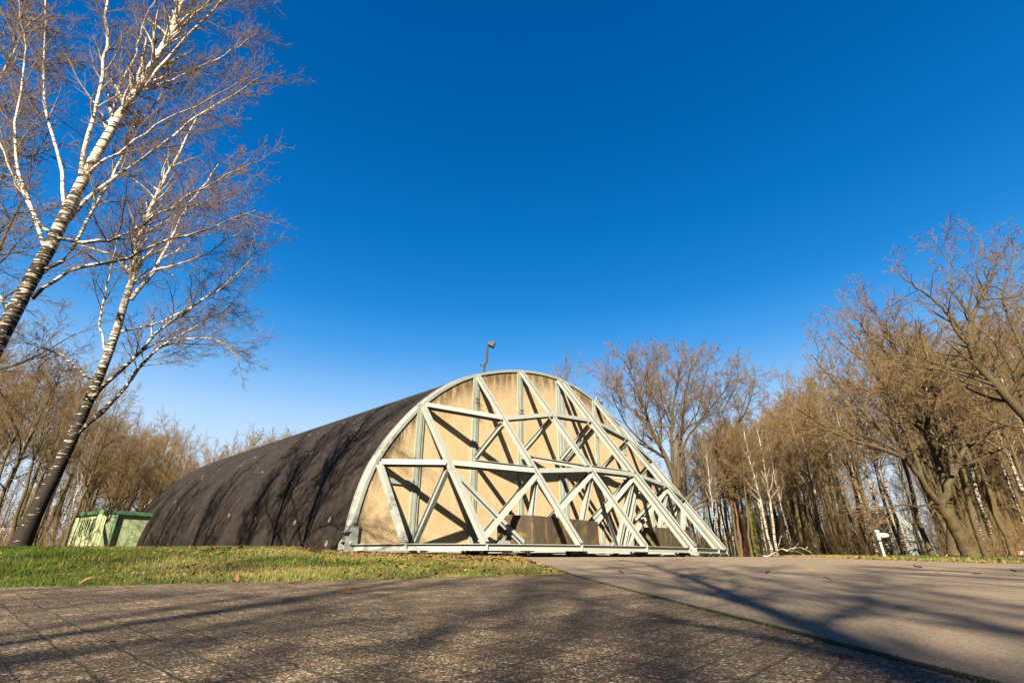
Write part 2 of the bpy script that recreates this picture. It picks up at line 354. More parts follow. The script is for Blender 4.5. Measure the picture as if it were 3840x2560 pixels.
def build_shelter(C, label, cat_group=None):
    """barrel vault with steel end ring; returns the root"""
    root = empty('aircraft_shelter', tuple(C - Z3*0.2), label, 'shelter', cat_group)
    L = 30.5
    U_, Z_ = fine_prof(0.03); M = len(U_); ns = np.linspace(-0.34, -L, 60)
    V = np.array([P(u, n, z, C) for n in ns for u, z in zip(U_, Z_)])
    # slight casting unevenness of the shell
    rs = np.random.RandomState(4); V[:, 2] += 0
    F = np.array([(i*M+j, i*M+j+1, (i+1)*M+j+1, (i+1)*M+j) for i in range(len(ns)-1) for j in range(M-1)])
    me = mesh_np('shell', V - (C - Z3*0.2), F, BARREL, smooth=True); link('shell', me, root)
    # rear wall
    mb = MB(); mb.add([P(u, -L, z, C) for u, z in zip(U_, Z_)], [tuple(range(M))]); mb.build('rear_wall', BARREL, root)
    # seam strips (cast joints) across the shell
    for n in (-4.2, -8.4, -12.6, -16.8, -21.0, -25.2):
        mb = MB(); A_, B_ = fine_prof(0.036); Cc, Dd = fine_prof(0.04)
        for j in range(M-1):
            vs = [P(A_[j], n, B_[j], C), P(A_[j+1], n, B_[j+1], C), P(A_[j+1], n-.028, B_[j+1], C), P(A_[j], n-.028, B_[j], C)]
            mb.add(vs, [(0, 1, 2, 3)])
        mb.build('joint_strip', JOINT, root)
    # steel end ring: outer side band and front flange
    mb = MB(); Uo, Zo = fine_prof(0.05); Ui, Zi = fine_prof(-0.075)
    for j in range(M-1):
        q = [(Uo, Zo, -.36), (Uo, Zo, 0.0), (Ui, Zi, 0.0), (Ui, Zi, -.36)]
        vs = [P(a[jj], n, b[jj], C) for jj in (j, j+1) for a, b, n in q]
        mb.add(vs, [(0, 1, 5, 4), (1, 2, 6, 5), (2, 3, 7, 6), (3, 0, 4, 7)])
    ring = mb.build('end_ring', STEEL, root)
    mb = MB(); Up, Zp = fine_prof(0.08)                   # raised lip at the back of the ring
    for j in range(M-1):
        q = [(Up, Zp, -.39), (Up, Zp, -.35), (Uo, Zo, -.35), (Uo, Zo, -.39)]
        vs = [P(a[jj], n, b[jj], C) for jj in (j, j+1) for a, b, n in q]
        mb.add(vs, [(0, 1, 5, 4), (1, 2, 6, 5), (2, 3, 7, 6), (3, 0, 4, 7)])
    for j in range(2, M-2, 2):                            # bolt tabs
        c = P(Uo[j], -.22, Zo[j], C); nrm = unit(U3*(Zo[j+1]-Zo[j])*-1 + Z3*(Uo[j+1]-Uo[j]))
        mb.add(*box_pts(c, N3*0.035, unit(np.cross(nrm, N3))*0.012, nrm*0.02))
    mb.build('ring_lip', STEEL, ring)
    # concrete footing
    for s in (-1, 1):
        mb = MB(); mb.add(*box_pts(P(s*12.0, -L/2-.3, 0.0, C), N3*L/2, U3*0.3, Z3*0.16)); mb.build('footing', BLOCKC, root)
    # ribbed threshold wall under the door
    mb = MB(); mb.add(*box_pts(P(0, -.25, -.12, C), U3*11.8, N3*0.12, Z3*0.36)); 
    u = -11.4
    while u < 11.5:
        mb.add(*box_pts(P(u, -.07, 0.02, C), U3*0.02, N3*0.07, Z3*0.20)); u += 0.36
    th = mb.build('threshold_rail', RAILM, root)
    for u0 in (-9.6, -6.4, -3.3, 3.3, 6.4):
        mb = MB(); mb.add(*box_pts(P(u0+.54, -.125, 0.095, C), U3*0.56, N3*0.012, Z3*0.12))
        for k in range(6):
            for zz in (0.02, 0.17): mb.add(*cyl(P(u0+k*0.18+.09, -.12, zz, C), P(u0+k*0.18+.09, -.075, zz, C), 0.03, n=8))
        mb.build('bolted_splice', RAILM, th)
    # hinge shoes at the foot of the ring
    for s in (-1, 1):
        mb = MB()
        prof = [(-0.05, -.12), (-0.05, 1.02), (-0.16, 0.95), (-0.42, 0.42), (-0.5, 0.2), (-0.5, -.12)]
        for n in (0.03, -.33):
            mb.add(*prism([P(s*(11.60 - a*1.0 - .05), n, 0.33+b*0.72, C) for a, b in prof], N3*0.035))
        for zz in (0.32, 0.55, 0.85): mb.add(*box_pts(P(s*(11.9+.03), -.15, zz, C), U3*0.10, N3*0.165, Z3*0.012))
        sh = mb.build('anchor_shoe', STEEL, root)
        mb = MB()
        for zz, n in ((0.50, 0.065), (0.50, -.28)): mb.add(*cyl(P(s*11.83, n, zz, C), P(s*11.83, n+.07, zz, C), 0.075, 0.055, n=14))
        mb.add(*cyl(P(s*11.9, -.4, 0.17, C), P(s*11.9, .08, 0.17, C), 0.08, n=12))
        mb.build('pin', STEEL, sh)
    return root

UK = [-11.1, -9.374, -6.398, -3.379, -0.281]     # planes of the sloping trusses, left leaf
HK = [3.21, 5.7225, 7.7694, 8.8288, 9.2021]
RK = [0.7072, 0.7162, 0.7191, 0.7196, 0.7185]
A1 = {1: 5.72, 2: 5.383, 3: 6.13, 4: 6.437}       # upper ring nodes
B2 = {0: 3.21, 1: 3.146, 2: 3.051, 3: 3.408, 4: 3.543}   # lower ring nodes
ZB = 0.463
def build_door(C, s, label, full=True):
    """one sliding leaf; s=-1 left, +1 right"""
    root = empty('sliding_door', tuple(C + U3*s*6 - Z3*0.2), label, 'hangar door', 'sliding door leaves of the shelters')
    def q(u, n, z): return P(-s*u if s > 0 else u, n, z, C)
    def node(k, z): return (HK[k]-z)*RK[k]
    def B(name, *beams):
        mb = MB()
        for b in beams: mb.add(*b)
        return mb.build(name, STEEL, root)
    # rendered panel
    us = np.linspace(0.06, 11.70, 90); rows = 46; V = []; E = []
    for u in us:
        zt = float(np.interp(u, _pu[::-1], _pz[::-1])) - 0.10 if u < 11.6 else float(np.interp(u+.12, _pu[::-1], _pz[::-1]))
        zt = max(zt, 0.7)
        for r in range(rows+1):
            z = 0.30 + (zt-0.30)*r/rows
            # distance to the arch edge (approx. shortest of vertical and sideways)
            uz = float(np.interp(z, _pz, _pu)); E.append(min(max(zt-z, 0), max((uz-u)*2.4, 0)+.02)/2.6); V.append(P(s*u, -.05, z, C))
    V = np.array(V); R = rows+1
    F = np.array([(i*R+j, (i+1)*R+j, (i+1)*R+j+1, i*R+j+1) for i in range(len(us)-1) for j in range(rows)])
    if s < 0: F = F[:, ::-1]
    link('door_panel', mesh_np('door_panel', V - (C + U3*s*6 - Z3*0.2), F, STUCCO, {'edge': E}), root)
    # columns set in the panel
    for k in (1, 2, 3):
        wd = 0.17
        mb = MB(); zt = HK[k]-.02
        mb.add(*box_pts(q(UK[k], -.02, (zt+.35)/2), U3*wd, N3*0.035, Z3*(zt-.35)/2))
        mb.add(*box_pts(q(UK[k], 0.03, (zt+.35)/2), U3*0.05, N3*0.018, Z3*(zt-.35)/2))
        c = mb.build('column', STEEL2, root)
        mb = MB()
        for zz in ((HK[k]-1.15, HK[k]-1.32, HK[k]-1.85) if k == 2 else (HK[k]-2.1, HK[k]-2.28) if k == 3 else ()):
            for du in (-.05, .09): mb.add(*box_pts(q(UK[k]+du, 0.10, zz), U3*0.012, N3*0.09, Z3*0.014))
        if k > 1: mb.build('step_iron', DARKST, c)
    B('edge_column', box_pts(P(s*0.14, 0.0, 4.7, C), U3*0.09, N3*0.05, Z3*4.42), box_pts(P(s*0.30, -.02, 4.7, C), U3*0.07, N3*0.035, Z3*4.35))
    # horizontal stiffener plate at lower left
    B('wall_plate', box_pts(q(-10.1, -.015, 2.62), U3*0.75, N3*0.03, Z3*0.09))
    # sloping chords
    for k in range(5):
        d = node(k, ZB); p0 = q(UK[k], 0.10, HK[k]-.12); p1 = q(UK[k], d, ZB)
        up = N3*1.0 + Z3*RK[k]
        B('sloping_beam', ibeam(p0 - unit(up)*0.0, p1, up, 0.155, 0.215, 0.020, 0.018, e0=.06))
    # ring beams; front flange faces outwards
    def hb(name, a, b, w=0.18, h=0.27):
        a = np.array(a); b = np.array(b); d = unit(b-a); out = np.cross(d, Z3); 
        if np.dot(out, N3) < 0: out = -out
        out = unit(out + Z3*0.22)
        B(name, ibeam(a, b, out, w, h, 0.02, 0.016, e0=-.1, e1=-.1))
    lv1 = [q(UK[1], 0.05, HK[1]-.05)] + [q(UK[k], node(k, A1[k]), A1[k]) for k in (2, 3, 4)]
    lv2 = [q(UK[0], 0.05, HK[0]-.05)] + [q(UK[k], node(k, B2[k]), B2[k]) for k in (1, 2, 3, 4)]
    for a, b in zip(lv1[:-1], lv1[1:]): hb('cross_beam', a, b)
    for a, b in zip(lv2[:-1], lv2[1:]): hb('cross_beam', a, b)
    # base perimeter and floor beams
    bp = [q(-11.75, 0.15, ZB-.098)] + [q(UK[k], node(k, ZB), ZB-.098) for k in range(5)]
    for a, b in zip(bp[:-1], bp[1:]): B('base_beam', ibeam(a, b, Z3, 0.20, 0.196, 0.018, 0.016))
    mb = MB()                                        # stiffeners at the joints
    for k in range(5):
        p = q(UK[k], node(k, ZB), ZB-.098); mb.add(*box_pts(p+N3*0.02, U3*0.012, N3*0.10, Z3*0.08))
    mb.build('stiffener', STEEL, root)
    for k in (1, 2, 3, 4): B('floor_beam', ibeam(q(UK[k], 0.1, ZB-.12), q(UK[k], node(k, ZB)-.12, ZB-.12), Z3, 0.18, 0.21))
    B('floor_beam', ibeam(q(-9.2, 3.0, ZB-.125), q(-.2, 3.0, ZB-.125), Z3, 0.18, 0.20))
    B('sill_beam', ibeam(q(-11.6, 0.12, ZB-.12), q(-.15, 0.12, ZB-.12), Z3, 0.18, 0.21))
    # diagonals in each truss plane
    wallz = {2: 4.0, 3: 4.65, 4: 4.78}
    for k in (2, 3, 4):
        pl2 = q(UK[k], node(k, B2[k]), B2[k]-.15)
        B('diagonal_strut', ibeam(q(UK[k], node(k, A1[k])-.08, A1[k]-.22), q(UK[k], 0.1, wallz[k]), (N3-Z3), 0.16, 0.20, 0.016, 0.012))
        B('horizontal_strut', ibeam(q(UK[k], 0.1, wallz[k]-.18), q(UK[k], node(k, B2[k])-.1, B2[k]+.12), Z3, 0.17, 0.18, 0.016, 0.012))
        B('diagonal_strut', ibeam(pl2 - N3*.12, q(UK[k], 0.12, ZB), (N3-Z3), 0.18, 0.20, 0.016, 0.012))
        B('post', ibeam(pl2, q(UK[k], 3.0, ZB), U3, 0.20, 0.20, 0.018, 0.014))
    B('diagonal_strut', ibeam(q(UK[1], node(1, B2[1])-.08, B2[1]-.15), q(UK[1], 0.12, ZB), (N3-Z3), 0.18, 0.20, 0.016, 0.012))
    for k, j, n_, u_ in ((1, 2, 3.3, -7.05), (2, 1, 3.55, None), (2, 3, 3.0, None), (3, 2, 3.0, None), (3, 4, 3.0, None), (4, 3, 3.0, None)):
        if (k, j) == (2, 3): continue
        p0 = q(UK[k], node(k, B2[k])+.02, B2[k]-.16); p1 = q(UK[j] if u_ is None else u_, n_, ZB+.06)
        B('side_brace', ibeam(p0, p1, N3 + Z3*0.6, 0.17, 0.16, 0.018, 0.014))
    if not full: return root
    # concrete counterweight
    top = 1.47; u1, u2, n1, n2 = -6.72, -2.5, 2.3, 3.5
    poly = [(u1-.62, n1), (u1-.62, 3.0), (u1-.45, 3.12), (u1, n2), (u2, n2), (u2, n1)]
    mb = MB(); pts = [q(a, b, ZB+.035) for a, b in poly]
    if s > 0: pts = pts[::-1]
    mb.add(*prism(pts[::-1], Z3*(top-ZB-.035)))
    blk = mb.build('counterweight_block', BLOCK, root)
    bv = blk.modifiers.new('bevel', 'BEVEL'); bv.width = 0.02; bv.segments = 2
    if s < 0:
        mb = MB(); mb.add(*box_pts(q(-4.75, 3.506, 1.15), U3*0.075, N3*0.004, Z3*0.095)); pl = mb.build('warning_plate', ORANGE, blk)
        mb = MB()
        mb.add(*box_pts(q(-4.75, 3.512, 1.19), U3*0.045, N3*0.002, Z3*0.008)); mb.add(*box_pts(q(-4.75, 3.512, 1.15), U3*0.008, N3*0.002, Z3*0.03))
        mb.add(*box_pts(q(-4.75, 3.512, 1.09), U3*0.045, N3*0.002, Z3*0.010)); 
        for du in (-.045, .045): mb.add(*box_pts(q(-4.75+du, 3.512, 1.13), U3*0.006, N3*0.002, Z3*0.03))
        mb.build('plate_marking', DARKST, pl)
    # lashing point on the base beam (stepped bracket)
    mb = MB(); mb.add(*box_pts(q(-8.05, 3.2, ZB+.07), U3*0.32, N3*0.12, Z3*0.07)); mb.add(*box_pts(q(-8.05, 3.2, ZB+.20), U3*0.09, N3*0.08, Z3*0.06))
    mb.add(*cyl(q(-8.05, 3.2, ZB+.26), q(-8.05, 3.2, ZB+.33), 0.05, n=10)); mb.build('bearing_bracket', STEEL, root)
    mb = MB(); mb.add(*box_pts(q(-2.1, 3.2, ZB+.07), U3*0.3, N3*0.12, Z3*0.07)); mb.add(*box_pts(q(-2.1, 3.2, ZB+.18), U3*0.09, N3*0.08, Z3*0.04)); mb.build('bearing_bracket', STEEL, root)
    # wheels and bogies under the frame
    for k, nn in ((1, (0.9, 3.0)), (2, (0.9, 3.0, 4.9)), (3, (0.9, 3.0, 5.6)), (4, (0.9, 3.0, 5.9))):
        for n in nn:
            gzz = float(gz(*(q(UK[k], n, 0)[:2])))-CZ
            zc = max(gzz+.13, 0.12)
            mb = MB(); mb.add(*cyl(q(UK[k]+.3, n-.05, zc), q(UK[k]+.3, n+.05, zc), 0.12, n=18)); wh = mb.build('wheel', DARKST, root)
            mb = MB(); mb.add(*box_pts(q(UK[k]+.3, n+.09, zc+.03), U3*0.5, N3*0.012, Z3*0.09)); mb.add(*box_pts(q(UK[k]+.3, n-.09, zc+.03), U3*0.5, N3*0.012, Z3*0.09)); mb.build('bogie_plate', DARKST, wh)
    return root

STEEL2 = plain('column_steel', (0.32, 0.36, 0.31), 0.2, 3, 0.6); BLOCKC = plain('footing_concrete', (0.30, 0.29, 0.26), 0.3, 6, 0.9, 0.3)
JOINT = plain('joint_filler', (0.12, 0.10, 0.08), 0.5, 5, 0.9)
build_shelter(CEN, 'large dark half-round concrete aircraft shelter with pale steel end ring, nearest the camera')
build_door(CEN, -1, 'left leaf of the near shelter door, sand coloured panel braced by sloping pale steel beams')
build_door(CEN, 1, 'right leaf of the near shelter door, sand coloured panel with steel bracing, farther from the birches')
# rails the doors roll on
mb = MB()
for n, ua, ub in ((0.9, -11, 17), (3.0, -7.5, 17), (5.7, -3.5, 16)):
    mb.add(*box_pts(P((ua+ub)/2, n, .075), U3*(ub-ua)/2, N3*0.03, Z3*0.012))
tag(mb.build('door_rails', RAILM), 'three low steel rails in the concrete under the shelter door', 'rails')

# far shelter seen between the trees on the right
C2 = np.array([79.6, 108.0, CZ+.35])
build_shelter(C2, 'distant dark aircraft shelter half hidden behind the trees on the right')
build_door(C2, -1, 'left door leaf of the distant shelter behind the trees, pale green steel bracing', full=False)
build_door(C2, 1, 'right door leaf of the distant shelter behind the trees, pale green steel bracing', full=False)

# floodlights on the ridge
def floodlight(base, top, headdir, label, straight):
    base = np.array(base, float); top = np.array(top, float); r = empty('floodlight', tuple(base), label, 'floodlight', 'floodlights on the shelter')
    d = top-base; mb = MB()
    mb.add(*cyl(base, base+d*0.14, 0.045, n=10)); mb.build('socket', GALV, r)
    pts = [base+d*0.12, base+d*0.38, base+d*0.52+X3*0.12, base+d*1.0+X3*0.14] if not straight else [base, base+d*1.25]
    mb = MB()
    for a, b in zip(pts[:-1], pts[1:]): mb.add(*cyl(a, b, 0.055 if not straight else 0.03, n=10))
    pole = mb.build('pole', RUST if not straight else GALV, r)
    if not straight:
        mb = MB(); mb.add(*box_pts(pts[1]-X3*0.12, X3*0.07, N3*0.03, Z3*0.035)); mb.build('bracket', DARKST, pole)
    hp = (pts[-1] if not straight else base+d*0.62) + X3*0.20 + Z3*0.10
    f = unit(headdir); s = unit(np.cross(f, Z3)); up = np.cross(s, f)
    mb = MB(); mb.add([hp - f*0.16 + s*a*0.11 + up*b*0.09 for a, b in ((-1, -1), (1, -1), (1, 1), (-1, 1))] + [hp + f*0.14 + s*a*0.16 + up*b*0.15 for a, b in ((-1, -1), (1, -1), (1, 1), (-1, 1))],
        [(0, 3, 2, 1), (4, 5, 6, 7), (0, 1, 5, 4), (1, 2, 6, 5), (2, 3, 7, 6), (3, 0, 4, 7)])
    hd = mb.build('lamp_head', DARKST, r)
    mb = MB(); mb.add(*box_pts(hp + f*0.145, s*0.14, up*0.13, f*0.004)); mb.build('lamp_glass', RUST, hd)
    mb = MB(); mb.add(*cyl(pts[-1] if not straight else base+d*0.6, hp-f*0.1, 0.025, n=8)); mb.build('yoke', DARKST, hd)
X3 = unit(U3*0.6+N3*0.55)
floodlight(P(-5.35, -.6, 8.05), P(-5.35, -.6, 9.75), U3*0.7+N3*0.8-Z3*0.35, 'dark square floodlight on a bent rusty pole near the top of the arch', False)
floodlight(P(4.6, -.6, 8.35), P(4.6, -.6, 9.2), U3*0.8+N3*0.5-Z3*0.3, 'small grey floodlight on a thin straight pole, right shoulder of the arch', True)

# green hut
def hut():
    base = at(352, 2060, 33.0); base[2] = float(gz(base[0], base[1]))+.0
    mint = NT('mint_paint'); v = mint.coord(); vs = mint.coord(scale=(1, 1, .2))
    c = mint.mix(mint.f(mint.noise(v, 1.2, 5), .3, .7), (0.42, 0.54, 0.28), (0.60, 0.68, 0.38)); c = mint.mix(mint.f(mint.noise(vs, 5, 6), .52, .72), c, (0.26, 0.40, 0.25))
    mint.color(c)
    trim = plain('green_trim', (0.10, 0.24, 0.13), 0.45, 5, 0.7)
    a = unit(np.array([0.52, 0.854, 0])); b = np.array([-a[1], a[0], 0])    # a: along the long wall, b: away
    r = empty('utility_hut', tuple(base), 'small pale green flat-roofed hut beside the rear of the dark shelter', 'hut')
    H = 2.30; Lh = 6.0; Wd = 4.2; z0 = -.4
    def Q(x, y, z): return base + a*x + b*y + Z3*z
    mb = MB()
    mb.add(*prism([Q(0, 0, z0), Q(Lh, 0, z0), Q(Lh, Wd, z0), Q(0, Wd, z0)], Z3*(H-z0))); mb.build('wall', mint.m, r)
    mb = MB(); mb.add(*prism([Q(-.17, -.16, H-.02), Q(Lh+.1, -.16, H-.02), Q(Lh+.1, Wd+.1, H-.02), Q(-.17, Wd+.1, H-.02)], Z3*0.22)); rf = mb.build('roof', trim, r)
    mb = MB(); mb.add(*box_pts(Q(0.32, -.06, H/2-.22), a*0.22, b*0.07, Z3*(H/2+.18))); mb.add(*box_pts(Q(-.06, 0.35, H/2-.22), a*0.07, b*0.28, Z3*(H/2+.18))); mb.build('corner_pier', mint.m, r)
    mb = MB(); mb.add(*cyl(Q(0.66, -.08, -.3), Q(0.66, -.08, H), 0.09, n=10)); mb.build('downpipe', trim, r)
    for k in range(3):
        yc = 1.1+k*0.85
        mb = MB(); mb.add(*box_pts(Q(-.03, yc, 1.55), a*0.04, b*0.13, Z3*0.48)); w_ = mb.build('window', DARKST, r)
        mb = MB(); mb.add(*box_pts(Q(-.08, yc, 2.02), a*0.02, b*0.18, Z3*0.03)); mb.add(*box_pts(Q(-.08, yc, 1.08), a*0.02, b*0.18, Z3*0.03))
        for dy in (-.16, .16): mb.add(*box_pts(Q(-.08, yc+dy, 1.55), a*0.02, b*0.03, Z3*0.45))
        mb.build('frame', mint.m, w_)
hut()

# ------------------------------------------------------------------ ground sheets
def grid_axis(lo, hi, breaks):
    xs = sorted(set([lo, hi] + breaks)); return xs
gx = list(np.arange(-34, 34.01, 0.5)); gx = [-600, -300, -160, -90, -60, -45] + gx + [45, 60, 90, 160, 300, 600]
gy = list(np.arange(-8, 50.01, 0.5)); gy = [-600, -300, -120, -60, -30, -15] + gy + [60, 77, 90, 120, 160, 240, 400, 600, 1200]
GX, GY = np.meshgrid(gx, gy); GZ = gz(GX, GY)
def litter(x, y):
    # woodland floor: beyond the verge on the right, behind and left of the shelter
    right = np.clip((x-(9.6+np.clip(y-16, 0, 20)*0.40+2.2))/1.5, 0, 1)*np.clip((y-2)/2, 0, 1)
    left = np.clip((y-26-np.clip(x+40, 0, 60)*0.12)/3, 0, 1)*np.where(x < 2, 1, 0)
    far = np.clip((y-40)/4, 0, 1); back = np.clip((-y-9)/3, 0, 1); side = np.clip((-x-20)/3, 0, 1)
    return np.maximum.reduce([right, left, far, back, side])
V = np.stack([GX.ravel(), GY.ravel(), GZ.ravel()], 1); nx = len(gx)
F = np.array([(j*nx+i, j*nx+i+1, (j+1)*nx+i+1, (j+1)*nx+i) for j in range(len(gy)-1) for i in range(nx-1)])
tag(link('ground', mesh_np('ground', V, F, GROUND, {'litter': litter(GX, GY).ravel()}, smooth=False)), kind='structure')

def clip_poly(poly, y0, above):
    out = []
    for i in range(len(poly)):
        a = poly[i]; b = poly[(i+1) % len(poly)]
        ia = (a[1] >= y0) == above or a[1] == y0; ib = (b[1] >= y0) == above or b[1] == y0
        if ia: out.append(a)
        if (a[1]-y0)*(b[1]-y0) < 0:
            t = (y0-a[1])/(b[1]-a[1]); out.append((a[0]+(b[0]-a[0])*t, y0))
    return out
def basez(y): return 0.023*min(max(y, -8), 17) + 0.006*max(0, y-17)
def sheet(name, poly, off, mat):
    mb = MB()
    for lo, hi in ((-999, -8), (-8, 17), (17, 999)):
        p = poly
        if lo > -900: p = clip_poly(p, lo, True)
        if hi < 900: p = clip_poly(p, hi, False)
        if len(p) >= 3: mb.add([(x, y, basez(y)+off) for x, y in p], [tuple(range(len(p)))])
    return tag(mb.build(name, mat), kind='structure')
SEAM = [(0.45, 16.2), (0.62, 10.0), (0.74, 6.6), (0.86, 5.07), (1.03, 3.27), (1.12, 2.42), (1.16, 1.9), (1.20, 1.5), (1.30, 0.4), (1.9, -6), (3.4, -22)]
rs = np.random.RandomState(3)
edge = []
for t in np.linspace(0, 34, 150):
    x = 0.72-0.924*t; y = 6.55-0.383*t; o = rs.normal(0, .035)+0.05*math.sin(t*1.7); edge.append((x-0.383*o, y+0.924*o))
pav = [p for p in SEAM[2:]] + [(-31, -22)] + edge[::-1]
sheet('paving', [(a-.03, b) if i < 9 else (a, b) for i, (a, b) in enumerate(pav)], 0.006, PAVING)
left_edge = [(-7.5, 19.5), (-4.2, 17.6), (-1.2, 16.9), (0.1, 16.3)]
VERGE = [(26, -14), (16, 2.2), (11.5, 8), (9.7, 11), (9.2, 13.5), (9.6, 16.5), (10.6, 20), (12.3, 24.5), (13.2, 28), (14.5, 33), (12, 36)]
verge_f = []
for (a, b) in zip(VERGE[:-1], VERGE[1:]):
    for t in np.linspace(0, 1, 14)[:-1]:
        verge_f.append((a[0]+(b[0]-a[0])*t+rs.normal(0, .05), a[1]+(b[1]-a[1])*t+rs.normal(0, .03)))
apr = left_edge + SEAM[1:] + [(26, -22)] + verge_f + [(6, 31)]
sheet('apron', apr, 0.010, APRON)
# mossy seam between paving and apron
def moss_seam():
    pts = SEAM[2:9]; V = []; F = []; A = []
    rs = np.random.RandomState(8); n = 0
    P2 = np.array(pts); s = np.concatenate([[0], np.cumsum(np.hypot(*np.diff(P2, axis=0).T))])
    q = np.linspace(0, s[-1], 700); X = np.interp(q, s, P2[:, 0]); Y = np.interp(q, s, P2[:, 1])
    for x, y in zip(X, Y):
        dens = 3 + int(4*(math.sin(y*5)+math.sin(y*13.3+1) > -.2))
        for _ in range(dens):
            a = rs.uniform(0, 6.28); r = rs.uniform(.002, .006); h = rs.uniform(.001, .006) if rs.rand() < .97 else rs.uniform(.006, .014)
            c = np.array([x-.012+rs.normal(0, .008), y+rs.normal(0, .004), basez(y)+.003])
            V += [c+np.array([math.cos(a), math.sin(a), 0])*r, c-np.array([math.cos(a), math.sin(a), 0])*r, c+np.array([rs.normal(0, .003), rs.normal(0, .003), h+.006])]
            F.append((n, n+1, n+2)); n += 3; A += [rs.uniform(.3, .7)]*3
    tag(link('moss', mesh_np('moss', V, F, GRASS, {'tone': A})), 'green moss filling the joint between gravel paving and concrete apron', 'moss', kind='stuff')
    mb = MB(); 
    for (a, b) in zip(pts[:-1], pts[1:]):
        mb.add([(a[0]-.03, a[1], basez(a[1])+.0085), (a[0]+.004, a[1], basez(a[1])+.0112), (b[0]+.004, b[1], basez(b[1])+.0112), (b[0]-.03, b[1], basez(b[1])+.0085)], [(0, 1, 2, 3)])
    tag(mb.build('seam', plain('seam_soil', (0.035, 0.030, 0.014), 0.5, 40, 0.95, 0.5)), kind='structure')
moss_seam()

# ------------------------------------------------------------------ grass and leaves
def in_paved(x, y):
    d1 = (x-0.75)*(-0.383) + (y-6.6)*0.924; d2 = 0.62-(x + 0.031*(y-6.6))
    return np.minimum(d1, d2)
def blades(name, X, Y, H, W, tone, seed, label):
    rs = np.random.RandomState(seed); n = len(X); a = rs.uniform(0, 2*np.pi, n); lean = rs.uniform(.1, .9, n); la = rs.uniform(0, 2*np.pi, n)
    Z = gz(X, Y); dx = np.cos(a)*W/2; dy = np.sin(a)*W/2
    b0 = np.stack([X-dx, Y-dy, Z-.005], 1); b1 = np.stack([X+dx, Y+dy, Z-.005], 1)
    mx = np.cos(la)*H*lean*.25; my = np.sin(la)*H*lean*.25
    m0 = np.stack([X-dx*.7+mx, Y-dy*.7+my, Z+H*.55], 1); m1 = np.stack([X+dx*.7+mx, Y+dy*.7+my, Z+H*.55], 1)
    t = np.stack([X+mx*3.2, Y+my*3.2, Z+H*(1-.3*lean)], 1)
    V = np.stack([b0, b1, m1, m0, t], 1).reshape(-1, 3); i = np.arange(n)*5
    # quads: lower quad + upper (degenerate-free) triangle stored as two meshes' worth of triangles
    F = np.concatenate([np.stack([i, i+1, i+2], 1), np.stack([i, i+2, i+3], 1), np.stack([i+3, i+2, i+4], 1)])
    return tag(link(name, mesh_np(name, V, F, GRASS, {'tone': np.repeat(tone, 5)})), label, 'grass', kind='stuff')
rs = np.random.RandomState(11)
def patch(x, y): return 0.5+0.25*np.sin(x*1.3+1.7*np.sin(y*.9))+0.25*np.sin(y*2.1+1.3*np.sin(x*1.9+2))
def sample_left(n, ymax, pw):
    out = []
    while len(out) < 1 or sum(len(o) for o in out) < n:
        t = rs.rand(n)**pw; y = 2.5+(ymax-2.5)*t; x = rs.uniform(-1.08, .12, n)*y + rs.uniform(-.5, .8, n)
        d = in_paved(x, y); k = (d > rs.normal(-.02, .04, n)); out.append(np.stack([x[k], y[k]], 1))
    return np.concatenate(out)[:n]
S = sample_left(230000, 19, 0.9); X, Y = S.T; d = in_paved(X, Y)
ins = ((np.stack([X, Y, X*0], 1)-CEN*np.array([1, 1, 0]))@N3 < -.1) & (np.abs((np.stack([X, Y, X*0], 1)-CEN*np.array([1, 1, 0]))@U3) < 12)
X, Y, d = X[~ins], Y[~ins], d[~ins]
pt = patch(X, Y); warm = np.clip((X+7)/7, 0, 1)
tone = np.clip(rs.normal(.43, .17, len(X)) + .42*(pt-.5) + .16*warm, 0, 1)
H = (0.018+0.042*rs.rand(len(X))**1.5)*(0.6+.8*patch(Y*.7, X*.8))*(1+.25*np.clip(Y/10, 0, 1)) * np.where(d < .25, .7, 1)
blades('grass', X, Y, H, 0.0035+0.0022*np.clip(Y/8, 0, 3), tone, 12, 'green and straw coloured lawn grass in front of the shelter')
# verge on the right
V2 = np.array(VERGE[1:9]); n = 60000
seg = rs.randint(0, len(V2)-1, n); t = rs.rand(n); base = V2[seg]+(V2[seg+1]-V2[seg])*t[:, None]
off = rs.rand(n)**1.3*3.4-.05
X = base[:, 0]+off; Y = base[:, 1]+rs.normal(0, .1, n)+off*.25
tone = np.clip(rs.normal(.40, .17, n)+.3*(off < .8)+.15*(patch(X, Y)-.5), 0, 1)
blades('verge_grass', X, Y, 0.03+.09*rs.rand(n)**2, 0.010+0*X, tone, 14, 'strip of green and yellow grass between the apron and the wood')

